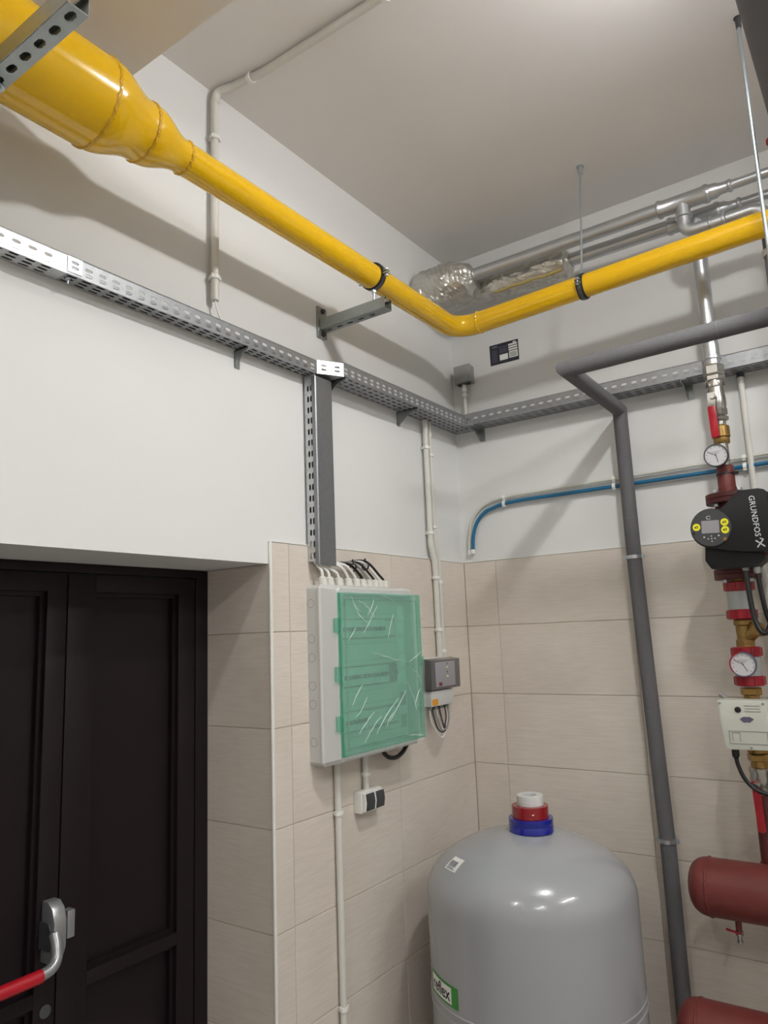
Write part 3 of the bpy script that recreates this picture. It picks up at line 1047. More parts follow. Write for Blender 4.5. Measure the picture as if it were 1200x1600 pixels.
foil_roll('foil_insulation', FY, FZ - 0.008, [(0.0, 0.045), (0.28, 0.050), (0.33, 0.064), (0.60, 0.066), (0.672, 0.062), (0.69, 0.034)], 'long foil insulation sleeve with torn seam on the rear silver pipe', 5, (0.35, 0.66, -2.35, 0.066))

# ------------------------------------------------------------------ grey insulated pipe on the pump wall
gp = thing('insulated_pipe', (0.82, -0.06, 0), 'slim grey foam-insulated pipe bending down the pump wall beside the tank', 'pipe')
MB().tube([(XF - 0.02, -0.67, 2.70), (0.813, -0.67, 2.652), (0.801, -0.06, 2.650), (0.804, -0.06, 2.0), (0.822, -0.06, 1.2), (0.828, -0.06, 0.95), (0.828, -0.06, 0.0)], 0.0285, 28).build('insulation_sleeve', 'foam', gp)
for c_, d_ in (((0.815, -0.06, 1.45), (0.02, 0, -1)), ((0.8035, -0.06, 2.2), (0, 0, -1)), ((1.30, -0.67, 2.658), (1, 0, 0))):
    MB().ring(c_, d_, 0.0288, 0.0280, 0.003, 28).build('butt_joint', 'foam_dark', gp)
def wall_clamp(x, y, z, label):
    t = thing('pipe_clamp', (x, y, z), label, 'pipe clamp')
    MB().ring((x, y, z), Z, 0.0325, 0.0283, 0.014, 32).build('band', 'steel', t)
    for s_ in (-1, 1):
        m_ = MB()
        m_.box((x + s_ * 0.030, y - 0.004, z - 0.008), (x + s_ * 0.041, y - 0.001, z + 0.008))
        m_.box((x + s_ * 0.030, y + 0.001, z - 0.008), (x + s_ * 0.041, y + 0.004, z + 0.008))
        m_.lathe((x + s_ * 0.036, y - 0.010, z), Y, [(0, 0.0055), (0.004, 0.0055), (0.004, 0.003), (0.02, 0.003)], 10)
        m_.build('clamp_screw', 'rod', t)
    MB().cyl((x, y + 0.029, z), (x, 0, z), 0.005, 12).build('stem', 'rod', t)
wall_clamp(0.8035, -0.06, 2.043, 'steel clamp on the slim grey pipe at the tile top')
wall_clamp(0.8275, -0.06, 0.983, 'steel clamp on the slim grey pipe beside the tank')

# ------------------------------------------------------------------ pale conduits
def clip(parent, c, axis, out, r, m='pvc_white'):
    """open snap clip around a conduit; out = direction away from the wall"""
    c, axis, out = Vector(c), Vector(axis).normalized(), Vector(out).normalized()
    b = MB()
    b.ring(c, axis, r + 0.004, r + 0.0003, 0.013, 24)
    s_ = axis.cross(out)
    q = c - out * (r + 0.002)
    a = axis * 0.0065
    for sg in (-1, 1):
        e = c + s_ * sg * (r + 0.004) + out * (r * 0.55)
        b.tube([e - a * 0.99, e + a * 0.99], 0.0028, 8)
    p = []
    for da in (-1, 1):
        for ds in (-1, 1):
            for do in (0, 1):
                p.append(q + a * da + s_ * ds * r * 0.8 - out * do * 0.006)
    b.add(p, [(0, 1, 3, 2), (4, 6, 7, 5), (0, 4, 5, 1), (2, 3, 7, 6), (0, 2, 6, 4), (1, 5, 7, 3)])
    return b.build('clip', m, parent)

c1 = thing('conduit', (0.016, -1.533, 2.83), 'pale conduit dropping from the ceiling down to the tray above the door', 'conduit')
MB().tube([(0.016, -1.533, 2.832), (0.016, -1.533, CEIL - 0.05)], 0.0125, 18).build('wall_length', 'pvc', c1)
MB().tube([(0.016, -1.533, CEIL - 0.06), (0.018, -1.528, CEIL - 0.018), (0.07, -1.512, CEIL - 0.017)], 0.0138, 18, fillet=0.035).build('elbow', 'pvc', c1)
MB().tube([(0.06, -1.514, CEIL - 0.017), (0.20, -1.495, CEIL - 0.017), (XF, -1.47, CEIL - 0.017)], 0.0125, 18).build('ceiling_length', 'pvc', c1)
MB().curve([(0.016, -1.533, 2.84), (0.018, -1.528, 2.81), (0.024, -1.515, 2.77), (0.03, -1.50, 2.73)], 0.003, 8).build('wire', 'pvc_white', c1)
clip(c1, (0.016, -1.533, 3.396), Z, X, 0.0125)
clip(c1, (0.016, -1.533, 2.909), Z, X, 0.0125)
clip(c1, (0.150, -1.502, CEIL - 0.017), X, -Z, 0.0125)
clip(c1, (0.672, -1.492, CEIL - 0.017), X, -Z, 0.0125)
clip(c1, (1.40, -1.488, CEIL - 0.017), X, -Z, 0.0125)

c2 = thing('conduit', (0.016, -0.29, 1.69), 'thicker of the twin pale conduits from corner tray to the control box', 'conduit', 'twin conduits beside the board')
MB().tube([(0.016, -0.312, 2.72), (0.016, -0.312, 2.16)], 0.0125, 18).build('upper_length', 'pvc', c2)
MB().tube([(0.016, -0.312, 2.17), (0.016, -0.309, 2.145), (0.016, -0.289, 2.085), (0.016, -0.286, 2.055)], 0.0138, 18, fillet=0.02).build('offset_bend', 'pvc', c2)
MB().tube([(0.016, -0.286, 2.06), (0.016, -0.284, 1.672)], 0.0125, 18).build('lower_length', 'pvc', c2)
for y, z in ((-0.312, 2.586), (-0.312, 2.205), (-0.286, 2.012), (-0.284, 1.79)):
    clip(c2, (0.016, y, z), Z, X, 0.0125)
c3 = thing('conduit', (0.012, -0.25, 1.69), 'thinner of the twin pale conduits from corner tray to the control box', 'conduit', 'twin conduits beside the board')
MB().tube([(0.012, -0.270, 2.72), (0.012, -0.270, 2.16)], 0.009, 16).build('upper_length', 'pvc', c3)
MB().tube([(0.012, -0.270, 2.17), (0.012, -0.267, 2.145), (0.012, -0.248, 2.085), (0.012, -0.246, 2.055)], 0.0102, 16, fillet=0.02).build('offset_bend', 'pvc', c3)
MB().tube([(0.012, -0.246, 2.06), (0.012, -0.246, 1.672)], 0.009, 16).build('lower_length', 'pvc', c3)
for y, z in ((-0.270, 2.560), (-0.270, 2.235), (-0.246, 1.995), (-0.246, 1.70)):
    clip(c3, (0.012, y, z), Z, X, 0.009)
c4 = thing('conduit', (0.015, -0.99, 0), 'pale conduit running down the tiles below the distribution board', 'conduit')
MB().tube([(0.015, -0.991, 0.0), (0.015, -0.991, 1.365)], 0.0115, 18).build('pipe', 'pvc', c4)
clip(c4, (0.015, -0.991, 1.192), Z, X, 0.0115)
clip(c4, (0.015, -0.991, 0.592), Z, X, 0.0115)
c5 = thing('conduit', (0.015, -0.835, 1.23), 'short pale conduit between distribution board and double socket', 'conduit')
MB().tube([(0.015, -0.832, 1.236), (0.015, -0.832, 1.37)], 0.0115, 18).build('pipe', 'pvc', c5)
clip(c5, (0.015, -0.832, 1.292), Z, X, 0.0115)
c6 = thing('conduit', (1.258, -0.013, 0.0), 'pale conduit on the pump wall right of the silver riser', 'conduit')
MB().tube([(1.252, -0.013, 0.0), (1.254, -0.013, 2.715)], 0.0112, 18).build('pipe', 'pvc', c6)
clip(c6, (1.253, -0.013, 1.5), Z, -Y, 0.0112)
MB().cyl((1.254, -0.013, 2.714), (1.254, -0.013, 2.695), 0.014, 16).build('end_grommet', 'dark_cap', c6)

# junction box and its conduit
jb = thing('junction_box', (0.07, -0.022, 2.945), 'small grey junction box in the corner above the trays', 'junction box')
MB().box((0.026, P0 * -1, 2.946), (0.110, -0.022, 3.030), 0.003).build('base', 'jbox', jb)
MB().box((0.028, -0.022, 2.948), (0.112, -0.046, 3.032), 0.003).build('lid', 'jbox', jb)
for s_ in (0.045, 0.070, 0.092):
    MB().lathe((s_, -0.02, 2.946), -Z, [(0, 0.010), (0.006, 0.010), (0.008, 0.007)], 14).build('cable_entry', 'dark_cap', jb)
jc = thing('conduit', (0.068, -0.02, 2.72), 'short pale conduit from corner junction box down to the tray', 'conduit')
MB().tube([(0.068, -0.02, 2.72), (0.068, -0.02, 2.94)], 0.0095, 16).build('pipe', 'pvc', jc)
MB().lathe((0.068, -0.02, 2.94), -Z, [(0, 0.008), (0.015, 0.008), (0.016, 0.012), (0.030, 0.012), (0.033, 0.0095)], 16).build('gland', 'pvc_white', jc)
clip(jc, (0.068, -0.02, 2.888), Z, -Y, 0.0095)

# wall sticker
sk = thing('info_sticker', (0.273, 0.008, 3.0), 'black information sticker with white fields on the wall by the corner', 'sticker')
SKM = [(0.200, 3.0105), (0.347, 3.0065)]
S0 = Vector((0.200, -P0 - 0.0006, 3.009))
su = Vector((1, 0, -0.01)).normalized()
MB().prism([(0, 0), (0.147, 0), (0.147, 0.100), (0, 0.100)], S0, su, Z, -Y, 0.0008).build('backing', 'ink_blue', sk, smooth=0)
def srect(a, b, c, d, m, nm='print_field', lift=0.001):
    MB().prism([(a, c), (b, c), (b, d), (a, d)], S0 - Y * 0.0008, su, Z, -Y, lift * 0.3).build(nm, m, sk, smooth=0)
srect(0.050, 0.092, 0.016, 0.044, 'label_white')
srect(0.099, 0.142, 0.018, 0.050, 'label_white')
for k in range(3):
    srect(0.097, 0.142, 0.054 + k * 0.012, 0.062 + k * 0.012, 'label_white')
for k in range(9):
    srect(0.010, 0.038, 0.014 + k * 0.0068, 0.0165 + k * 0.0068, 'ink_grey', 'text_line')
for k in range(4):
    srect(0.050, 0.088, 0.053 + k * 0.006, 0.0555 + k * 0.006, 'ink_grey', 'text_line')
srect(0.012, 0.040, 0.083, 0.093, 'ink_grey', 'text_line')
srect(0.120, 0.136, 0.087, 0.094, 'silver_print', 'text_line')
srect(0.046, 0.095, 0.080, 0.083, 'ink_grey', 'text_line')
for k in range(4):
    MB().prism([(0.103, 0.023 + k * .006), (0.138 - .004 * (k % 2), 0.023 + k * .006), (0.138 - .004 * (k % 2), 0.0255 + k * .006), (0.103, 0.0255 + k * .006)], S0 - Y * 0.0012, su, Z, -Y, 0.0002).build('text_line', 'ink', sk, smooth=0)

# hoses on the pump wall
def hose(label, pts, r, m, clips):
    t = thing('wall_hose', (0.06, -0.012, 2.14), label, 'hose')
    MB().curve(pts, r, 12, 10).build('hose', m, t)
    for c in clips:
        clip(t, c, X, -Y, r)
    MB().lathe(pts[0], Vector(pts[0]) - Vector(pts[1]), [(0, r), (0.01, r * 1.3), (0.02, r * 1.2)], 12).build('frayed_end', 'pvc_white', t)
hose('blue hose curving along the pump wall below the tray',
     [(0.058, -0.010, 2.150), (0.064, -0.010, 2.21), (0.084, -0.011, 2.268), (0.120, -0.011, 2.308), (0.165, -0.011, 2.328), (0.27, -0.012, 2.345), (0.50, -0.012, 2.347), (0.735, -0.012, 2.347), (1.086, -0.012, 2.348), (1.5, -0.012, 2.352), (2.6, -0.012, 2.352)],
     0.0085, 'blue_hose', [(0.232, -0.012, 2.341), (0.735, -0.012, 2.347), (1.232, -0.012, 2.349)])
hose('pale thin hose running just above the blue hose on the pump wall',
     [(0.038, -0.008, 2.148), (0.042, -0.008, 2.21), (0.058, -0.008, 2.275), (0.094, -0.008, 2.325), (0.145, -0.008, 2.355), (0.232, -0.009, 2.371), (0.50, -0.009, 2.377), (0.735, -0.009, 2.379), (1.086, -0.009, 2.383), (1.5, -0.009, 2.388), (2.6, -0.009, 2.388)],
     0.0062, 'pale_hose', [(0.232, -0.009, 2.371), (0.735, -0.009, 2.379), (1.232, -0.009, 2.385)])

# ------------------------------------------------------------------ distribution board
pn = thing('distribution_board', (0.06, -0.86, 1.36), 'light grey distribution board with film-covered green door', 'distribution board')
PY0, PY1, PZ0, PZ1 = -1.112, -0.592, 1.362, 1.955
b = MB()
def loop(x, iy, iz0, iz1):
    y0, y1, z0, z1 = PY0 + iy, PY1 - iy, PZ0 + iz0, PZ1 - iz1
    c = 0.012
    return [(x, y0 + c, z0), (x, y1 - c, z0), (x, y1, z0 + c), (x, y1, z1 - c), (x, y1 - c, z1), (x, y0 + c, z1), (x, y0, z1 - c), (x, y0, z0 + c)]
lo = [loop(0.0, 0, 0, 0), loop(0.046, 0, 0, 0), loop(0.051, -0.003, -0.001, -0.001), loop(0.056, -0.003, -0.001, -0.001), loop(0.062, 0.003, 0.001, 0.001), loop(0.106, 0.026, 0.012, 0.010), loop(0.112, 0.033, 0.020, 0.016), loop(0.112, 0.050, 0.040, 0.036), loop(0.070, 0.050, 0.040, 0.036)]
vs = [p for l in lo for p in l]
fs = [tuple(range(8))]
for i in range(len(lo) - 1):
    for k in range(8):
        k2 = (k + 1) % 8
        fs.append((i * 8 + k, i * 8 + k2, (i + 1) * 8 + k2, (i + 1) * 8 + k))
n0 = (len(lo) - 1) * 8
fs.append(tuple(range(n0, n0 + 8)))
b.add(vs, fs)
b.build('enclosure', 'panel', pn, smooth=14)
for z in (1.892, 1.774, 1.711, 1.619, 1.559, 1.438):
    k_ = MB()
    k_.lathe((0.018, PY0 + 0.0004, z), -Y, [(0, 0.0150), (0.0008, 0.0150), (0.0008, 0.0134), (-0.0002, 0.0134)], 28)
    k_.build('knockout', 'screen', pn)
ip = MB().box((0.070, PY0 + 0.052, PZ0 + 0.042), (0.082, PY1 - 0.052, PZ1 - 0.038), 0.002).build('inner_plate', 'panel_in', pn)
DZ = (1.802, 1.640, 1.492)
for ri, z in enumerate(DZ):
    b = MB()
    ya, yb = PY0 + 0.075, PY1 - 0.125
    b.box((0.082, ya - 0.006, z - 0.036), (0.0835, yb + 0.006, z + 0.036))
    b.build('row_window', 'dark_cap' if ri == 1 else 'jbox', ip, smooth=0)
    nmod = (14, 18, 7)[ri]
    wm = (yb - ya) / 18
    for k in range(18):
        y = ya + k * wm
        full = k < nmod
        b = MB()
        if full:
            b.box((0.082, y + 0.0006, z - 0.030), (0.092, y + wm - 0.0006, z + 0.030), 0.001)
            o = b.build('breaker', 'din' if not (ri == 1 and k > 14) else 'dark_cap', ip)
            MB().box((0.092, y + 0.004, z - 0.008), (0.0985, y + wm - 0.004, z + 0.006), 0.001).build('toggle', 'dark_cap', ip)
        else:
            b.box((0.082, y + 0.0006, z - 0.026), (0.0855, y + wm - 0.0006, z + 0.026))
            b.build('blanking_strip', 'panel_in', ip, smooth=0)
    for dz in (-0.052, 0.052):
        MB().box((0.082, PY0 + 0.056, z + dz - 0.0008), (0.0828, PY1 - 0.11, z + dz + 0.0008)).build('plate_joint', 'jbox', ip, smooth=0)
for z in (1.86, 1.80, 1.74, 1.68, 1.62, 1.54, 1.46):
    b = MB()
    b.box((0.082, PY1 - 0.100, z - 0.024), (0.0832, PY1 - 0.064, z + 0.024))
    b.build('circuit_list', 'label_white' if z > 1.6 else 'jbox', ip, smooth=0)
# green door
DY0, DY1, DZ0, DZ1 = -1.083, -0.588, 1.392, 1.924
b = MB()
b.box((0.118, DY0, DZ0), (0.1215, DY1, DZ1), 0.0012)
gd = b.build('door', 'green_door', pn)
b = MB()
rim = 0.004
b.box((0.104, DY0, DZ0), (0.1185, DY0 + rim, DZ1))
b.box((0.104, DY1 - rim, DZ0), (0.1185, DY1, DZ1))
b.box((0.104, DY0 + rim, DZ0), (0.1185, DY1 - rim, DZ0 + rim))
b.box((0.104, DY0 + rim, DZ1 - rim), (0.1185, DY1 - rim, DZ1))
b.build('door_rim', 'green_door', gd, smooth=0)
b = MB()
for (ya, yb, za, zb) in ((DY0 + .026, DY0 + .029, DZ0 + .022, DZ1 - .022), (DY1 - .029, DY1 - .026, DZ0 + .022, DZ1 - .022), (DY0 + .029, DY1 - .029, DZ0 + .022, DZ0 + .025), (DY0 + .029, DY1 - .029, DZ1 - .025, DZ1 - .022)):
    b.box((0.1165, ya, za), (0.1225, yb, zb))
b.build('door_step', 'green_door', gd, smooth=0)
for z in (1.815, 1.655, 1.497):
    MB().box((0.100, DY0 - 0.012, z - 0.024), (0.120, DY0 + 0.004, z + 0.024), 0.002).build('hinge', 'green_door', gd)
MB().box((0.108, DY1 - 0.010, 1.655), (0.126, DY1 + 0.006, 1.69), 0.003).build('latch', 'green_door', gd)
# film: one crinkled sheet over the door
ny, nz = 70, 76
rnd = random.Random(4)
vs, fs = [], []
for j in range(nz + 1):
    for i in range(ny + 1):
        u_, v_ = i / ny, j / nz
        y = DY0 - 0.004 + (DY1 - DY0 + 0.010) * u_
        z = DZ0 - 0.006 + (DZ1 - DZ0 + 0.010) * v_
        d = 0.1255
        d += 0.0026 * abs(math.sin(u_ * 9 + v_ * 14 + 1.5 * math.sin(v_ * 7))) ** 3
        d += 0.0028 * abs(math.sin(u_ * 17 - v_ * 11 + 2.0 * math.sin(u_ * 5 + 1))) ** 5
        d += 0.0016 * math.sin(u_ * 33 + v_ * 29) * math.sin(v_ * 21)
        edge = min(u_, 1 - u_, v_, 1 - v_)
        if edge < 0.03:
            d += rnd.uniform(-0.004, 0.001)
            y += rnd.uniform(-0.002, 0.002)
            z += rnd.uniform(-0.003, 0.003)
        vs.append((d, y, z))
for j in range(nz):
    for i in range(ny):
        a = j * (ny + 1) + i
        fs.append((a, a + 1, a + ny + 2, a + ny + 1))
MB().add(vs, fs).build('protective_film', 'film', gd, smooth=60)

M['crease_glint'] = clear_mat('painted_crease_glint', (0.95, 0.97, 0.96, 1), lin((240, 244, 243)), 0.55, 0.25)  # raised film creases, whitened to paint in their sharp highlights
rnd = random.Random(15)
CR = [(0.12, .93, .30, .80), (.18, .95, .36, .84), (.36, .96, .28, .86), (.40, .92, .22, .74), (.10, .98, .20, .88), (.30, .62, .76, .53), (.76, .53, .98, .60), (.14, .12, .32, .24),
      (.20, .06, .40, .20), (.34, .10, .62, .30), (.50, .16, .72, .34), (.46, .13, .58, .22), (.08, .30, .20, .42), (.10, .22, .24, .34), (.60, .86, .52, .70), (.74, .40, .86, .20), (.84, .22, .92, .34), (.82, .48, .94, .38), (.06, .70, .14, .78), (.44, .99, .60, .95), (.70, .05, .95, .02)]
for (u0, v0, u1, v1) in CR:
    vs, fs = [], []
    n_ = 9
    wd = rnd.uniform(0.0008, 0.0020)
    bow = rnd.uniform(-0.02, 0.02)
    dy_, dz_ = (u1 - u0), (v1 - v0)
    ln_ = math.hypot(dy_, dz_)
    for i in range(n_ + 1):
        t = i / n_
        uu = u0 + dy_ * t - dz_ / ln_ * bow * math.sin(PI * t) + rnd.uniform(-.004, .004)
        vv = v0 + dz_ * t + dy_ / ln_ * bow * math.sin(PI * t) + rnd.uniform(-.004, .004)
        y = DY0 + (DY1 - DY0) * uu
        z = DZ0 + (DZ1 - DZ0) * vv
        w_ = wd * (0.3 + math.sin(PI * t)) * rnd.uniform(0.6, 1.3)
        sy_, sz_ = -dz_ / ln_ * w_, dy_ / ln_ * w_
        vs += [(0.1310, y - sy_, z - sz_), (0.1330, y, z), (0.1310, y + sy_, z + sz_)]
    for i in range(n_):
        for k in (0, 1):
            fs.append((3 * i + k, 3 * i + k + 1, 3 * i + k + 4, 3 * i + k + 3))
    MB().add(vs, fs).build('film_crease_glint', 'crease_glint', gd, smooth=0)

# glands and cables on the top of the board
GY = [-1.078, -1.042, -0.990, -0.938, -0.892, -0.852, -0.812, -0.778, -0.745, -0.714]
for i, y in enumerate(GY):
    g = MB()
    g.lathe((0.045, y, PZ1 - 0.001), Z, [(0, 0.0185), (0.010, 0.0185), (0.010, 0.016), (0.024, 0.0155), (0.029, 0.009)], 12)
    g.build('cable_gland', 'pvc', pn)
for i, y in enumerate(GY):
    ty = -1.092 + i * 0.0082
    tx = 0.016 + 0.012 * (i % 3)
    m_ = ('pvc_white', 'pvc_white', 'pvc_white', 'pvc_white', 'pvc_white', 'black_soft', 'jbox', 'black_soft', 'pvc_white', 'black_soft')[i]
    nm = 'black' if m_ == 'black_soft' else ('grey' if m_ == 'jbox' else 'white')
    d = y - ty
    if d < 0.1:
        pts = [(tx, ty, 2.12), (tx, ty, 2.05), (0.032, ty + d * 0.35, 2.022), (0.044, ty + d * 0.85, 2.0), (0.045, y, 1.975), (0.045, y, 1.955)]
    else:
        rise = 0.004 * i
        pts = [(tx, ty, 2.12), (tx, ty + 0.004, 2.055), (0.032, ty + d * 0.22, 2.024 + rise * 0.4), (0.042, ty + d * 0.62, 2.014 + rise), (0.046, ty + d * 0.9, 2.0), (0.045, y, 1.978), (0.045, y, 1.955)]
    o = MB().curve(pts, 0.0052 if i < 6 else 0.0045, 10, 8).build('cable', m_)
    nth = ('first', 'second', 'third', 'fourth', 'fifth', 'sixth', 'seventh', 'eighth', 'ninth', 'last')[i]
    tag(o, nm + ' cable into the ' + nth + ' gland from the left on top of the board', 'cable', 'cables into the board')
for k, (y, z) in enumerate(((-0.905, 2.022), (-0.83, 2.03))):
    o = MB().ring((0.044, y, z), Vector((0, 1, -0.15)), 0.016, 0.0125, 0.005, 16)
    o.box((0.042, y - 0.003, z + 0.012), (0.046, y + 0.002, z + 0.030))
    o = o.build('cable_tie', 'black_soft')
    tag(o, ('left' if k == 0 else 'right') + ' of two black cable ties above the board', 'cable tie', 'cable ties above the board')
# thick black cable under the board
o = MB().curve([(0.05, -0.775, 1.392), (0.052, -0.765, 1.355), (0.056, -0.735, 1.335), (0.058, -0.69, 1.332), (0.056, -0.64, 1.350), (0.05, -0.60, 1.385), (0.045, -0.58, 1.43), (0.04, -0.575, 1.50)], 0.0082, 14).build('cable', 'black_soft')
tag(o, 'thick black cable looping below the right corner of the distribution board', 'cable')

# ------------------------------------------------------------------ control box right of the board
cb = thing('control_box', (0.045, -0.38, 1.49), 'small grey control box with smoked cover beside the green door', 'control box')
MB().box((0, -0.478, 1.548), (0.055, -0.262, 1.678), 0.004).build('base', 'pvc', cb)
b = MB()
b.prism([(0.045, 1.548), (0.092, 1.552), (0.094, 1.668), (0.045, 1.676)], (0, -0.482, 0), X, Z, Y, 0.228, 0.004)
b.build('smoked_cover', 'smoke', cb)
MB().box((0.094, -0.455, 1.562), (0.0955, -0.300, 1.660), 0.0006).build('front_window', 'screen', cb)
for z in (1.638, 1.602):
    MB().box((0.0955, -0.372, z - 0.003), (0.0968, -0.356, z + 0.002)).build('indicator', 'led', cb, smooth=0)
for z in (1.650, 1.618):
    MB().box((0.0955, -0.366, z - 0.003), (0.0962, -0.360, z + 0.004)).build('mark', 'ink', cb, smooth=0)
MB().box((0.0955, -0.432, 1.566), (0.0962, -0.408, 1.580)).build('brand_patch', 'primer', cb, smooth=0)
MB().box((0.0, -0.474, 1.488), (0.082, -0.300, 1.548), 0.003).build('terminal_cover', 'panel', cb)
MB().box((0.082, -0.468, 1.492), (0.0828, -0.424, 1.516)).build('warning_label', 'orange', cb, smooth=0)
for i in range(7):
    y = -0.452 + i * 0.022
    MB().lathe((0.058, y, 1.489), -Z, [(0, 0.009), (0.012, 0.009), (0.016, 0.006)], 12).build('cable_gland', 'dark_cap' if i % 2 else 'jbox', cb)
cols = ['pvc_white', 'dark_cap', 'jbox', 'pvc_white', 'dark_cap']
for i in range(5):
    ya = -0.455 + i * 0.018
    yb = -0.308 - i * 0.008
    dp = 0.118 - i * 0.010 + (0.012 if i == 0 else 0)
    ym = (ya + yb) / 2
    x = 0.060 + 0.005 * (i % 3)
    pts = [(0.058, ya, 1.488), (x, ya + 0.005, 1.44), (x, ya + 0.03, 1.40 - 0.004 * i), (x, ym + 0.01, 1.488 - dp), (x, yb - 0.015, 1.40), (x, yb, 1.44), (0.058, yb + 0.002, 1.488)]
    o = MB().curve(pts, 0.0032, 8, 8).build('cable', cols[i])
    nth = ('outermost', 'second', 'middle', 'fourth', 'innermost')[i]
    cn = {'pvc_white': 'white', 'dark_cap': 'dark grey', 'jbox': 'grey'}[cols[i]]
    tag(o, nth + ' thin ' + cn + ' cable loop hanging under the control box', 'cable', 'cable loops under the control box')

# ------------------------------------------------------------------ double socket
so = thing('double_socket', (0.025, -0.83, 1.17), 'white double socket with dark flaps on the tiles', 'socket')
MB().box((0, -0.889, 1.168), (0.036, -0.768, 1.240), 0.004).build('base', 'pvc_white', so)
for y0 in (-0.886, -0.828):
    b = MB()
    b.prism([(0.034, 1.172), (0.050, 1.176), (0.054, 1.205), (0.050, 1.234), (0.034, 1.238)], (0, y0, 0), X, Z, Y, 0.055, 0.003)
    fo = b.build('surround', 'pvc_white', so)
    MB().prism([(0.044, 1.1745), (0.0535, 1.178), (0.0575, 1.205), (0.0535, 1.232), (0.044, 1.2355)], (0, y0 + 0.004, 0), X, Z, Y, 0.047, 0.002).build('flap', 'dark_cap', fo)

# ------------------------------------------------------------------ expansion tank
TC = Vector((0.479, -0.526, 0))
TR = 0.355
TTOP = 1.092
DH = 0.207
def tprof(h):
    """tank radius at height h"""
    if h <= TTOP - DH:
        return TR
    t = (h - (TTOP - DH)) / DH
    return TR * max(0.0, 1 - t ** 2.28) ** (1 / 1.77)
prof = [(0.02, 0.10), (0.03, 0.22), (0.07, 0.30), (0.14, 0.342), (0.20, TR), (0.52, TR)]
for k in range(41):
    a = k / 40
    h = TTOP - DH + DH * math.sin(a * PI / 2)
    prof.append((h, max(0.0005, tprof(h))))
tk = thing('expansion_tank', (TC.x, TC.y, 0), 'grey domed expansion tank with green and white label in the corner', 'tank')
MB().lathe(TC, Z, prof, 96).build('body', 'tank', tk, smooth=40)
for z in (0.598, 0.572):
    MB().lathe(TC, Z, [(z - 0.006, TR - 0.001), (z - 0.003, TR + 0.003), (z + 0.003, TR + 0.003), (z + 0.006, TR - 0.001)], 96, cap=False).build('seam', 'tank', tk)
for k in range(3):
    a = 0.5 + k * 2 * PI / 3
    MB().box((TC.x + 0.30 * math.cos(a) - 0.025, TC.y + 0.30 * math.sin(a) - 0.025, 0), (TC.x + 0.30 * math.cos(a) + 0.025, TC.y + 0.30 * math.sin(a) + 0.025, 0.12)).build('foot', 'tank', tk, smooth=0)
def tsurf(th, h, off=0.0):
    """point on the tank wall"""
    e = 0.002
    r = tprof(h)
    dr = (tprof(h + e) - tprof(h - e)) / (2 * e) if h < TTOP - 0.01 else 0
    n = Vector((math.cos(th), math.sin(th), -dr)).normalized()
    return Vector((TC.x + r * math.cos(th), TC.y + r * math.sin(th), h)) + n * off
def tpatch(th0, th1, h0, h1, off, m, nm, parent, nu=12, nv=4, flip=False):
    vs, fs = [], []
    for o_ in (off, off - 0.0007):
        for j in range(nv + 1):
            for i in range(nu + 1):
                vs.append(tsurf(th0 + (th1 - th0) * i / nu, h0 + (h1 - h0) * j / nv, o_))
    N = (nu + 1) * (nv + 1)
    for j in range(nv):
        for i in range(nu):
            a = j * (nu + 1) + i
            fs.append((a, a + 1, a + nu + 2, a + nu + 1))
            fs.append((N + a, N + a + nu + 1, N + a + nu + 2, N + a + 1))
    return MB().add(vs, fs).build(nm, m, parent, smooth=60)
# brand label; angles run left to right as seen from the room
LT0, LT1 = math.radians(-135.5), math.radians(-107.8)
LH0, LH1 = 0.616, 0.679
bl = tpatch(LT0, LT1, LH0, LH1, 0.0009, 'green', 'brand_label', tk, 20)
WT0, WT1 = LT0 + math.radians(0.8), LT1 - math.radians(5.0)
tpatch(WT0, WT1, LH0 + 0.007, LH1 - 0.007, 0.0014, 'label_white', 'white_field', bl, 18)
tw = (WT1 - WT0) * TR
txt('reflex', 0.053, lambda x, y: tsurf((WT0 + WT1) / 2 + (x / TR), (LH0 + LH1) / 2 + y, 0.0022), 0.98).build('lettering', 'ink', bl, smooth=0)
# barcode sticker on the dome
BT, BH = math.radians(-124.3), 1.0113
ca, sa = math.cos(0.05), math.sin(0.05)
def bmap(a, c, off):
    # a along the circumference, c up the dome (arc length)
    a2, c2 = a * ca - c * sa, a * sa + c * ca
    e = 0.002
    dr = (tprof(BH + e) - tprof(BH - e)) / (2 * e)
    dh = c2 / math.sqrt(1 + dr * dr)
    h = BH + dh
    return tsurf(BT + a2 / tprof(BH), h, off)
def bpatch(a0, a1, c0, c1, off, m, nm, parent):
    vs, fs = [], []
    nu = 6
    for o_ in (off, off - 0.0006):
        for j in range(nu + 1):
            for i in range(nu + 1):
                vs.append(bmap(a0 + (a1 - a0) * i / nu, c0 + (c1 - c0) * j / nu, o_))
    N = (nu + 1) ** 2
    for j in range(nu):
        for i in range(nu):
            a = j * (nu + 1) + i
            fs.append((a, a + 1, a + nu + 2, a + nu + 1))
            fs.append((N + a, N + a + nu + 1, N + a + nu + 2, N + a + 1))
    return MB().add(vs, fs).build(nm, m, parent, smooth=60)
bs = bpatch(-0.034, 0.034, -0.026, 0.026, 0.0008, 'label_white', 'barcode_sticker', tk)
rnd = random.Random(11)
x = -0.026
for k in range(12):
    w_ = rnd.choice((0.0014, 0.0022, 0.003))
    bpatch(x, x + w_, -0.010, 0.012, 0.0013, 'ink_grey', 'barcode_bar', bs)
    x += w_ + rnd.choice((0.0014, 0.002))
for k in range(3):
    bpatch(-0.026, 0.024 - 0.006 * k, -0.021 + k * 0.0034, -0.0194 + k * 0.0034, 0.0013, 'ink_grey', 'text_line', bs)
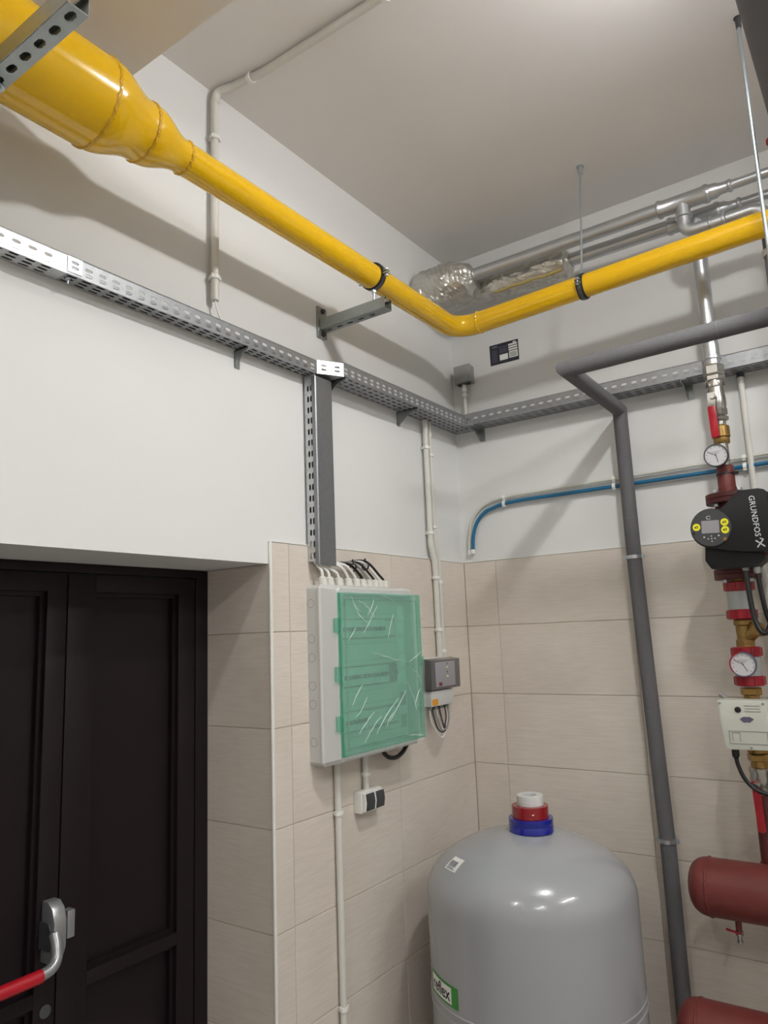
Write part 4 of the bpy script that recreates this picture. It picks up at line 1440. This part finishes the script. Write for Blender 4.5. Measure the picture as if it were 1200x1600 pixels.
# tape rolls
zt = TTOP
TP = Vector((TC.x + 0.020, TC.y, 0))
def roll(r, ri, z0, h, m, label, dx=0, dy=0):
    t = thing('tape_roll', (TP.x + dx, TP.y + dy, z0), label, 'tape roll', 'tape rolls on the tank')
    MB().lathe((TP.x + dx, TP.y + dy, z0), Z, [(0, ri), (0, r - .001), (0.001, r), (h * .48, r), (h * .5, r - .0006), (h * .52, r), (h - .001, r), (h, r - .001), (h, ri), (0, ri)], 56, cap=False).build('tape', m, t)
    MB().lathe((TP.x + dx, TP.y + dy, z0 + 0.001), Z, [(0, ri - .003), (0, ri), (h - .002, ri), (h - .002, ri - .003), (0, ri - .003)], 40, cap=False).build('core', 'white_tape', t)
roll(0.077, 0.040, zt - 0.006, 0.046, 'blue_tape', 'blue tape roll at the bottom of the stack on the tank')
roll(0.063, 0.038, zt + 0.040, 0.040, 'red_tape', 'red tape roll in the middle of the stack on the tank')
roll(0.046, 0.026, zt + 0.080, 0.034, 'white_tape', 'white tape roll on top of the stack on the tank', dx=0.002)

# ------------------------------------------------------------------ heating circuit: valve, gauge, pump, strainer, actuator
def lz(z0, z1, r, r2=None):
    return (AX, AY, z0), (AX, AY, z1), r
bv = thing('ball_valve', (AX, AY, 2.418), 'nickel-plated ball valve with red lever on the riser above the pump', 'valve')
b = MB()
b.hexnut((AX, AY, 2.694), Z, 0.0375, 0.040)
b.build('union_nut', 'chrome', bv, smooth=20)
b = MB()
b.hexnut((AX, AY, 2.663), Z, 0.0375, 0.020)
b.lathe((AX, AY, 2.625), Z, [(0, 0.026), (0.005, 0.030), (0.02, 0.031), (0.03, 0.029)], 28)
b.hexnut((AX, AY, 2.637), Z, 0.0325, 0.014)
b.build('union_collar', 'chrome', bv, smooth=20)
b = MB()
b.lathe((AX, AY, 2.53), Z, [(0, 0.024), (0.01, 0.027), (0.03, 0.031), (0.055, 0.031), (0.075, 0.028), (0.1, 0.027)], 32)
b.cyl((AX, AY, 2.585), (AX - 0.005, AY - 0.052, 2.585), 0.011, 16)
b.build('body', 'chrome', bv)
b = MB()
b.hexnut((AX, AY, 2.534), Z, 0.031, 0.026)
b.hexnut((AX, AY, 2.508), Z, 0.0325, 0.016)
b.cyl((AX, AY, 2.50), (AX, AY, 2.475), 0.0225, 24)
b.build('hex_end', 'chrome', bv, smooth=20)
b = MB()
b.lathe((AX, AY, 2.438), Z, [(0, 0.029), (0.002, 0.031), (0.04, 0.031), (0.046, 0.024)], 32)
b.lathe((AX, AY, 2.416), Z, [(0, 0.026), (0.003, 0.028), (0.02, 0.028), (0.022, 0.026)], 32)
b.build('brass_coupling', 'brass', bv)
b = MB()
b.hexnut((AX - 0.006, AY - 0.054, 2.585), Y, 0.011, 0.010)
b.build('lever_nut', 'chrome', bv, smooth=20)
b = MB()
b.prism([(-0.012, 0.016), (0.012, 0.016), (0.013, -0.02), (0.010, -0.045), (-0.014, -0.045)], (AX - 0.010, AY - 0.050, 2.585), X, Z, Y, 0.003)
b.build('lever_plate', 'chrome', bv, smooth=0)
b = MB()
b.prism([(-0.016, -0.035), (0.010, -0.035), (0.014, -0.150), (-0.008, -0.156), (-0.014, -0.15)], (AX - 0.010, AY - 0.053, 2.585), X, Z, Y, 0.010, 0.003)
b.build('lever_grip', 'red', bv)

def gauge(label, c, nrm, r, rim, needle):
    c = Vector(c)
    n = Vector(nrm).normalized()
    u = Z.cross(n).normalized()
    v = n.cross(u)
    t = thing('dial_gauge', c, label, 'gauge')
    MB().lathe(c - n * 0.022, n, [(0, r * 0.8), (0.004, r), (0.024, r), (0.027, r * 0.97), (0.027, r * 0.9), (0.022, r * 0.9)], 48).build('case', rim, t)
    MB().lathe(c, n, [(0, r * 0.9), (0.001, r * 0.9)], 48).build('dial', 'dial', t)
    m_ = MB()
    def bar(a, r0, r1, w_, off):
        d = u * math.cos(a) + v * math.sin(a)
        q = n.cross(d)
        p = c + n * off
        m_.add([p + d * r0 - q * w_, p + d * r1 - q * w_, p + d * r1 + q * w_, p + d * r0 + q * w_], [(0, 1, 2, 3)])
    for k in range(11):
        bar(math.radians(225 - 27 * k), r * 0.70, r * 0.82, r * 0.018, 0.0014)
    m_.build('scale_marks', 'ink', t, smooth=0)
    m_ = MB()
    bar(needle, -r * 0.2, r * 0.62, r * 0.03, 0.0022)
    bar(math.radians(150), 0, r * 0.70, r * 0.018, 0.0020)
    m_.build('needle', 'ink', t, smooth=0)
    m_ = MB()
    bar(math.radians(150), r * 0.3, r * 0.75, r * 0.03, 0.0024)
    m_.build('set_pointer', 'red', t, smooth=0)
    m_ = MB()
    for k in range(3):
        p = c + n * 0.0014 + v * (r * 0.34)
        a = u * (r * (0.40 - 0.1 * k))
        p = p - v * (r * 0.1 * k)
        m_.add([p - a - v * r * 0.015, p + a - v * r * 0.015, p + a + v * r * 0.015, p - a + v * r * 0.015], [(0, 1, 2, 3)])
    m_.build('print', 'ink_grey', t, smooth=0)
    MB().lathe(c + n * 0.0035, n, [(0, r * 0.90), (0.001, r * 0.90)], 48).build('glass', 'clear', t)
    MB().lathe(c + n * 0.001, n, [(0, r * 0.06), (0.0025, r * 0.05)], 14).build('hub', 'ink', t)
    return t
g1 = gauge('dark-rimmed dial gauge on the riser between red lever and pump', (AX - 0.013, -0.232, 2.363), (0.05, -1, -0.10), 0.0410, 'dark_cap', math.radians(-80))
MB().cyl((AX - 0.010, -0.212, 2.363), (AX, AY, 2.372), 0.008, 14).build('stem', 'chrome', g1)
g2 = gauge('blue and red rimmed dial gauge below the brass strainer', (AX - 0.002, -0.245, 1.632), (0.06, -1, 0.0), 0.0420, 'violet', math.radians(-62))
MB().cyl((AX, -0.224, 1.632), (AX, AY - 0.03, 1.632), 0.008, 14).build('stem', 'chrome', g2)
vs, fs = [], []
n = Vector((0.06, -1, 0)).normalized()
u = Z.cross(n).normalized()
for k in range(13):
    a = math.radians(100 + 10 * k)
    for rr in (0.0384, 0.0422):
        vs.append(Vector((AX - 0.002, -0.245, 1.632)) + n * 0.0055 + (u * math.cos(a) + Z * math.sin(a)) * rr)
for k in range(12):
    fs.append((2 * k, 2 * k + 1, 2 * k + 3, 2 * k + 2))
MB().add(vs, fs).build('red_rim_arc', 'red', g2)

o = thing('riser_pipe', (AX, AY, 2.23), 'dark red riser pipe with black band on top of the pump', 'pipe')
MB().cyl((AX, AY, 2.418), (AX, AY, 2.325), 0.0205, 24).build('threaded_nipple', 'chrome', o)
MB().lathe((AX, AY, 2.233), Z, [(0, 0.031), (0.02, 0.031), (0.022, 0.0295), (0.094, 0.0295), (0.1, 0.027)], 28).build('pipe', 'primer', o)
MB().ring((AX, AY, 2.302), Z, 0.0315, 0.0294, 0.006, 28).build('cable_tie', 'black_soft', o)
MB().box((AX + 0.028, AY - 0.012, 2.296), (AX + 0.044, AY, 2.309), 0.002).build('tie_head', 'black_soft', o)

pu = thing('circulation_pump', (AX, AY, 1.92), 'black and dark red circulation pump with round grey control face', 'pump')
def flange(z, up, nm):
    b = MB()
    b.lathe((AX, AY, z - 0.009), Z, [(0, 0.074), (0.002, 0.076), (0.016, 0.076), (0.018, 0.074)], 48)
    f = b.build(nm, 'primer_dark', pu)
    for k in range(4):
        a = PI / 4 + k * PI / 2 + 0.15
        m_ = MB()
        m_.hexnut((AX + 0.056 * math.cos(a), AY + 0.056 * math.sin(a), z + up * 0.015), Z, 0.010, 0.012)
        m_.build('bolt', 'rod', f, smooth=20)
flange(2.221, 1, 'flange')
flange(2.203, -1, 'flange')
flange(1.950, 1, 'flange')
flange(1.932, -1, 'flange')
b = MB()
b.lathe((AX, AY, 1.955), Z, [(0, 0.045), (0.03, 0.05), (0.06, 0.075), (0.125, 0.088), (0.18, 0.075), (0.215, 0.05), (0.24, 0.045)], 40)
b.lathe((AX + 0.01, AY - 0.02, 2.085), -Y, [(0, 0.085), (0.07, 0.085), (0.075, 0.08)], 40)
b.prism([(0.10, -0.10), (0.205, -0.10), (0.21, 0.10), (0.10, 0.115)], (AX, -0.245, 2.09), X, Z, -Y, 0.07, 0.008)
b.build('volute', 'primer_dark', pu)
# rear motor cover
FYP = -0.352
CX, CZ = 1.155, 2.092
b = MB()
pl = [(1.122, 2.035), (1.118, 1.985), (1.135, 1.955), (1.27, 1.952), (1.30, 1.975), (1.305, 2.06), (1.20, 2.10)]
b.prism(pl, (0, -0.325, 0), X, Z, Y, 0.12, 0.008)
b.build('motor_housing', 'pump_black', pu)
poly = []
R0 = 0.0680
for k in range(19):
    a = math.radians(62 + k * (255 - 62) / 18)
    poly.append((CX + R0 * math.cos(a), CZ + R0 * math.sin(a)))
poly += [(1.20, 2.010), (1.26, 2.000), (1.322, 1.996), (1.335, 2.004), (1.337, 2.19), (1.328, 2.203), (1.31, 2.208), (1.25, 2.209)]
b = MB()
b.prism(poly, (0, FYP, 0), X, Z, Y, 0.085, 0.006)
b.build('front_cover', 'pump_black', pu)
b = MB()
b.lathe((CX, FYP + 0.004, CZ), -Y, [(0, 0.0640), (0.008, 0.0640), (0.011, 0.0618)], 56)
cf = b.build('control_face', 'pump_face', pu)
FF = FYP - 0.0072
# the face print is tilted slightly like the photographed display
tl = math.radians(-3)
def fpt(x, z, off=0.0):
    return Vector((CX + x * math.cos(tl) - z * math.sin(tl), FF - off, CZ + x * math.sin(tl) + z * math.cos(tl)))
def frect(x0, x1, z0, z1, m, nm, off=0.0004):
    return MB().add([fpt(x0, z0, off), fpt(x1, z0, off), fpt(x1, z1, off), fpt(x0, z1, off), fpt(x0, z0, 0), fpt(x1, z0, 0), fpt(x1, z1, 0), fpt(x0, z1, 0)],
                    [(0, 1, 2, 3), (0, 1, 5, 4), (1, 2, 6, 5), (2, 3, 7, 6), (3, 0, 4, 7)]).build(nm, m, cf, smooth=0)
frect(-0.029, 0.027, -0.018, 0.025, 'screen', 'display', 0.0008)
def fdisc(x, z, r, m, nm, off=0.0008, n=24):
    vs = [fpt(x, z, off)] + [fpt(x + r * math.cos(2 * PI * k / n), z + r * math.sin(2 * PI * k / n), off) for k in range(n)]
    return MB().add(vs, [(0, 1 + k, 1 + (k + 1) % n) for k in range(n)]).build(nm, m, cf, smooth=0)
for (x, z) in ((-0.045, 0.004), (0.044, 0.017), (0.045, -0.009)):
    d = fdisc(x, z, 0.0125, 'yel_dot', 'yellow_sticker')
    MB().add([fpt(x + a * 0.009, z + c * 0.009, 0.0012) for a, c in ((-0.7, -0.35), (-0.1, -0.35), (-0.1, 0.2), (-0.7, 0.2), (0.05, -0.5), (0.6, -0.5), (0.6, -0.3), (0.05, -0.3), (0.15, -0.1), (0.55, -0.1), (0.55, 0.5), (0.15, 0.5), (-0.3, 0.3), (0.1, 0.3), (0.1, 0.5), (-0.3, 0.5))],
             [(0, 1, 2, 3), (4, 5, 6, 7), (8, 9, 10, 11), (12, 13, 14, 15)]).build('pictogram', 'ink', cf, smooth=0)
fdisc(0.043, -0.040, 0.006, 'bronze', 'copper_sticker')
fdisc(-0.055, -0.017, 0.0055, 'black', 'side_button')
fdisc(-0.022, -0.031, 0.0026, 'silver_print', 'button_mark')
fdisc(0.024, -0.027, 0.0026, 'silver_print', 'button_mark')
for (x, z) in ((0.001, -0.028), (0.002, -0.046), (-0.009, -0.037), (0.012, -0.036), (0.0015, -0.037)):
    fdisc(x, z, 0.0021, 'silver_print', 'button_mark', n=10)
m_ = MB()
for k in range(20):
    a0, a1 = math.radians(30 + k * 15), math.radians(30 + (k + 1) * 15)
    m_.add([fpt(-0.005 + 0.008 * math.cos(a0), 0.035 + 0.006 * math.sin(a0), .0008), fpt(-0.005 + 0.008 * math.cos(a1), 0.035 + 0.006 * math.sin(a1), .0008),
            fpt(-0.005 + 0.0062 * math.cos(a1), 0.035 + 0.0045 * math.sin(a1), .0008), fpt(-0.005 + 0.0062 * math.cos(a0), 0.035 + 0.0045 * math.sin(a0), .0008)], [(0, 1, 2, 3)])
m_.build('status_mark', 'silver_print', cf, smooth=0)
# brand lettering reads downwards, tops of the letters to the right
TO = Vector((1.291, FYP - 0.0006, 2.117))
txt('GRUNDFOS', 0.0245, lambda x, y: TO + Vector((y + x * 0.045, 0, -x * 1.0)), 1.08).build('lettering', 'silver_print', pu, smooth=0)
m_ = MB()
def stroke(p, q, w_):
    p, q = Vector((p[0], 0, p[1])), Vector((q[0], 0, q[1]))
    d = (q - p).normalized()
    s_ = Vector((-d.z, 0, d.x)) * w_
    o_ = Vector((1.299, FYP - 0.0006, 2.026))
    m_.add([o_ + p - s_, o_ + q - s_, o_ + q + s_, o_ + p + s_], [(0, 1, 2, 3)])
stroke((-0.013, 0.010), (0.013, -0.012), 0.0020)
stroke((-0.010, -0.013), (0.010, 0.012), 0.0020)
stroke((0.010, 0.012), (0.000, 0.016), 0.0018)
m_.build('brand_mark', 'silver_print', pu, smooth=0)
for (x, z) in ((1.238, 1.962), (1.272, 1.952)):
    MB().lathe((x, -0.30, z), -Z, [(0, 0.011), (0.016, 0.011), (0.022, 0.007)], 16).build('cable_gland', 'jbox', pu)
def cable(pts, r, m, label):
    o = MB().curve(pts, r, 12, 10).build('cable', m)
    return tag(o, label, 'cable')
cable([(1.238, -0.30, 1.945), (1.240, -0.305, 1.88), (1.246, -0.31, 1.80), (1.258, -0.315, 1.752), (1.275, -0.318, 1.735), (1.292, -0.31, 1.76), (1.306, -0.28, 1.82), (1.330, -0.20, 1.90), (1.40, -0.06, 2.10), (1.435, -0.045, 2.40), (1.436, -0.045, 2.72)], 0.0085, 'black_soft', 'black cable hanging in a loop from the left gland of the pump')
cable([(1.272, -0.30, 1.935), (1.276, -0.30, 1.87), (1.283, -0.295, 1.80), (1.293, -0.285, 1.76), (1.31, -0.27, 1.75), (1.340, -0.20, 1.80), (1.43, -0.06, 2.05), (1.468, -0.045, 2.40), (1.470, -0.045, 2.72)], 0.0075, 'black_soft', 'black cable hanging from the right gland of the pump')

def coupling(label, z0, z1):
    t = thing('coupling', (AX, AY, z0), label, 'coupling', 'red ringed couplings')
    MB().lathe((AX, AY, z0 + 0.012), Z, [(0, 0.042), (z1 - z0 - 0.024, 0.042)], 36).build('grey_sleeve', 'grey_sleeve', t)
    for za, zb in ((z0, z0 + 0.034), (z1 - 0.034, z1)):
        b = MB()
        k = 40
        pr_ = []
        b.lathe((AX, AY, za), Z, [(0, 0.044), (0.003, 0.0475), (zb - za - 0.003, 0.0475), (zb - za, 0.044)], k)
        f = b.build('red_ring', 'red_metal', t)
        for q in range(10):
            a = q * 2 * PI / 10 + 0.2
            MB().cyl((AX + 0.0470 * math.cos(a), AY + 0.0470 * math.sin(a), za + 0.003), (AX + 0.0470 * math.cos(a), AY + 0.0470 * math.sin(a), zb - 0.003), 0.0035, 8).build('grip_rib', 'red_metal', f)
    MB().cyl((AX, AY, z1), (AX, AY, z1 + 0.012), 0.030, 24).build('neck', 'bronze', t)
    return t
coupling('red-ringed grey coupling directly under the pump', 1.783, 1.915)
sr = thing('y_strainer', (AX, AY, 1.69), 'bronze Y-strainer between the two red-ringed couplings', 'strainer')
b = MB()
b.lathe((AX, AY, 1.690), Z, [(0, 0.026), (0.006, 0.030), (0.02, 0.030), (0.026, 0.024), (0.05, 0.026), (0.07, 0.026), (0.074, 0.031), (0.09, 0.031), (0.094, 0.027)], 32)
b.build('body', 'bronze', sr)
b = MB()
b.lathe((AX, AY, 1.712), Vector((0.78, -0.25, 0.62)), [(0, 0.022), (0.05, 0.022), (0.052, 0.028), (0.068, 0.028), (0.069, 0.015), (0.080, 0.015)], 24)
b.build('strainer_branch', 'bronze', sr)
coupling('red-ringed grey coupling behind the lower dial gauge', 1.556, 1.688)
un = thing('brass_union', (AX, AY, 1.50), 'brass union between lower red-ringed coupling and white actuator', 'fitting')
b = MB()
b.hexnut((AX, AY, 1.537), Z, 0.034, 0.026)
b.build('nut', 'brass', un, smooth=20)
b = MB()
b.cyl((AX, AY, 1.505), (AX, AY, 1.526), 0.025, 24)
b.build('tail', 'brass', un)
b = MB()
b.lathe((AX, AY, 1.496), Z, [(0, 0.036), (0.008, 0.040), (0.012, 0.036)], 32)
b.build('grey_washer', 'jbox', un)

ac = thing('valve_actuator', (1.16, -0.22, 1.355), 'off-white square valve actuator box with violet mark on the riser', 'actuator')
af = -0.268
apoly = [(1.092, 1.512), (1.094, 1.505), (1.106, 1.368), (1.112, 1.357), (1.124, 1.354), (1.238, 1.356), (1.246, 1.362), (1.248, 1.506), (1.242, 1.516), (1.100, 1.516)]
MB().prism(apoly, (0, af, 0), X, Z, Y, 0.062, 0.005).build('housing', 'actuator', ac)
MB().box((1.110, af + 0.062, 1.372), (1.240, -0.19, 1.50), 0.004).build('rear_housing', 'jbox', ac)
MB().prism([(1.118, 1.488), (1.124, 1.495), (1.160, 1.495), (1.166, 1.487), (1.160, 1.476), (1.124, 1.476)], (0, af - 0.0008, 0), X, Z, Y, 0.001).build('slot', 'pvc', ac, smooth=0)
MB().lathe((1.158, af + 0.001, 1.485), -Y, [(0, 0.010), (0.004, 0.010), (0.006, 0.007)], 20).build('knob', 'black', ac)
MB().prism([(1.160, 1.455), (1.172, 1.462), (1.192, 1.462), (1.204, 1.455), (1.192, 1.445), (1.186, 1.443), (1.182, 1.446), (1.178, 1.443), (1.170, 1.445)], (0, af - 0.0008, 0), X, Z, Y, 0.001).build('violet_mark', 'violet', ac, smooth=0)
for z in (1.498, 1.489, 1.480):
    MB().box((1.178, af - 0.0012, z - 0.001), (1.226, af + 0.001, z + 0.001)).build('rib', 'jbox', ac, smooth=0)
for (x0, x1, z0, z1) in ((1.122, 1.240, 1.414, 1.4165), (1.122, 1.240, 1.3735, 1.376), (1.122, 1.1245, 1.376, 1.414), (1.2375, 1.240, 1.376, 1.414), (1.155, 1.157, 1.382, 1.410), (1.132, 1.157, 1.409, 1.411), (1.132, 1.134, 1.382, 1.410)):
    MB().box((x0, af - 0.0012, z0), (x1, af + 0.001, z1)).build('rib', 'jbox', ac, smooth=0)
for (x, z) in ((1.103, 1.505), (1.236, 1.505), (1.186, 1.3625)):
    MB().lathe((x, af + 0.001, z), -Y, [(0, 0.0045), (0.002, 0.0045), (0.0025, 0.002)], 12).build('screw', 'jbox', ac)
MB().cyl((1.094, -0.205, 1.530), (1.118, -0.205, 1.512), 0.007, 12).build('release_lever', 'jbox', ac)
MB().lathe((1.130, -0.238, 1.356), -Z, [(0, 0.012), (0.026, 0.012), (0.030, 0.009), (0.034, 0.007)], 18).build('cable_gland', 'black', ac)
cable([(1.130, -0.238, 1.325), (1.134, -0.239, 1.300), (1.148, -0.240, 1.262), (1.172, -0.240, 1.232), (1.205, -0.238, 1.216), (1.25, -0.23, 1.215), (1.33, -0.17, 1.25), (1.44, -0.06, 1.45), (1.50, -0.035, 1.9), (1.50, -0.035, 2.72)], 0.0068, 'black_soft', 'black cable curving from the white actuator to the right edge')
lv = thing('lower_valve', (AX, AY, 1.20), 'nickel ball valve with brass union under the white actuator', 'valve')
b = MB()
b.cyl((AX, AY, 1.352), (AX, AY, 1.50), 0.024, 24)
b.lathe((AX, AY, 1.332), Z, [(0, 0.030), (0.003, 0.034), (0.018, 0.034), (0.02, 0.030)], 28)
b.hexnut((AX, AY, 1.318), Z, 0.036, 0.024)
b.cyl((AX, AY, 1.286), (AX, AY, 1.31), 0.028, 28)
b.build('brass_union', 'brass', lv, smooth=20)
b = MB()
b.lathe((AX, AY, 1.196), Z, [(0, 0.028), (0.004, 0.032), (0.025, 0.032), (0.03, 0.031), (0.05, 0.036), (0.07, 0.034), (0.075, 0.036), (0.088, 0.036), (0.092, 0.030)], 32)
b.cyl((AX - 0.004, AY, 1.235), (AX - 0.01, AY - 0.05, 1.235), 0.012, 18)
b.build('body', 'chrome', lv)
b = MB()
b.hexnut((AX - 0.01, AY - 0.054, 1.235), Y, 0.0115, 0.009)
b.build('lever_nut', 'chrome', lv, smooth=20)
b = MB()
b.prism([(-0.013, 0.012), (0.013, 0.012), (0.014, -0.03), (0.016, -0.145), (0.004, -0.152), (-0.008, -0.147), (-0.012, -0.03)], (AX - 0.012, AY - 0.050, 1.235), X, Z, Y, 0.004, 0.001)
b.build('lever', 'red', lv)

mf = thing('manifold', (1.6, -0.20, 0.78), 'upper dark red manifold pipe with rounded cap and drain cock', 'manifold')
MZ = 0.888
MR = 0.093
def manifold(t, x0, y, z, r):
    pr_ = []
    for k in range(13):
        a = PI / 2 * k / 12
        pr_.append((0.062 * (1 - math.cos(a)), max(0.001, r * math.sin(a) ** 0.62)))
    pr_ += [(0.075, r), (2.0, r)]
    MB().lathe((x0, y, z), X, pr_, 56).build('header_pipe', 'primer', t, smooth=40)
    weld((x0 + 0.068, y, z), X, r, 21).build('weld_bead', 'primer', t)
manifold(mf, 0.930, -0.20, MZ, MR)
MB().cyl((AX, AY, MZ + 0.03), (AX, AY, 1.20), 0.030, 28).build('outlet', 'primer_dark', mf)
weld((AX, AY, MZ + 0.088), Z, 0.031, 23).build('weld_bead', 'primer', mf)
b = MB()
b.cyl((1.072, -0.20, MZ - MR + 0.004), (1.072, -0.20, MZ - MR - 0.03), 0.010, 16)
b.build('drain_stub', 'primer', mf)
b = MB()
b.lathe((1.072, -0.20, MZ - MR - 0.03), -Z, [(0, 0.009), (0.004, 0.0125), (0.016, 0.0125), (0.018, 0.008), (0.032, 0.008), (0.033, 0.0095), (0.040, 0.0095)], 16)
b.build('drain_cock', 'chrome', mf)
b = MB()
b.prism([(-0.034, 0.004), (0.012, -0.003), (0.012, -0.009), (-0.034, -0.002)], (1.068, -0.216, MZ - MR - 0.032), X, Z, Y, 0.008, 0.0015)
b.build('drain_lever', 'red', mf)
m2 = thing('manifold', (1.6, -0.40, 0.44), 'lower dark red manifold pipe at the bottom right corner', 'manifold')
manifold(m2, 0.905, -0.40, 0.515, MR)
for i, x in enumerate((1.75, 2.6)):
    o = MB().box((x - 0.02, -0.52, 0), (x + 0.02, -0.46, 0.90), 0.003)
    o.box((x - 0.02, -0.46, 0.395), (x + 0.02, -P0, 0.420))
    o.box((x - 0.02, -0.46, 0.77), (x + 0.02, -P0, 0.795))
    o = o.build('manifold_stand', 'primer_dark')
    tag(o, ('nearer' if i == 0 else 'farther') + ' steel stand carrying the two manifold pipes', 'stand')

# ------------------------------------------------------------------ ceiling luminaires
for i, (x, y, z, r, ln, wt, wd_) in enumerate(LAMPS):
    t = thing('ceiling_luminaire', (x, y, z), ('ceiling luminaire nearest the pump wall', 'ceiling luminaire in front of the door', 'ceiling luminaire behind the viewer', 'ceiling luminaire far to the right, added for fill light')[i], 'lamp', 'ceiling luminaires')
    MB().box((x - 0.07, y - ln / 2 - 0.05, z + r + 0.004), (x + 0.07, y + ln / 2 + 0.05, CEIL), 0.006).build('housing', 'white_trim', t)
    for s_ in (-1, 1):
        MB().box((x - 0.02, y + s_ * (ln / 2 + 0.002), z - r), (x + 0.02, y + s_ * (ln / 2 + 0.028), z + r + 0.02), 0.004).build('end_cap', 'white_trim', t)
    m, nt, bs_ = newmat('lit_opal_tube')
    bs_.inputs['Base Color'].default_value = (0.9, 0.9, 0.9, 1)
    bs_.inputs['Emission Color'].default_value = (1.0, 0.995, 0.985, 1)
    bs_.inputs['Emission Strength'].default_value = wt / (PI * 2 * PI * r * ln)
    M['tube%d' % i] = m
    MB().cyl((x, y - ln / 2, z), (x, y + ln / 2, z), r, 24).build('opal_tube', 'tube%d' % i, t)
    ld = bpy.data.lights.new('reflector_light', 'AREA')
    ld.shape = 'RECTANGLE'
    ld.size = 0.08
    ld.size_y = ln
    ld.energy = wd_
    ld.color = (1.0, 0.995, 0.985)
    lo_ = bpy.data.objects.new('reflector_light', ld)
    COL.objects.link(lo_)
    lo_.parent = t
    lo_.location = (0, 0, -r - 0.002)
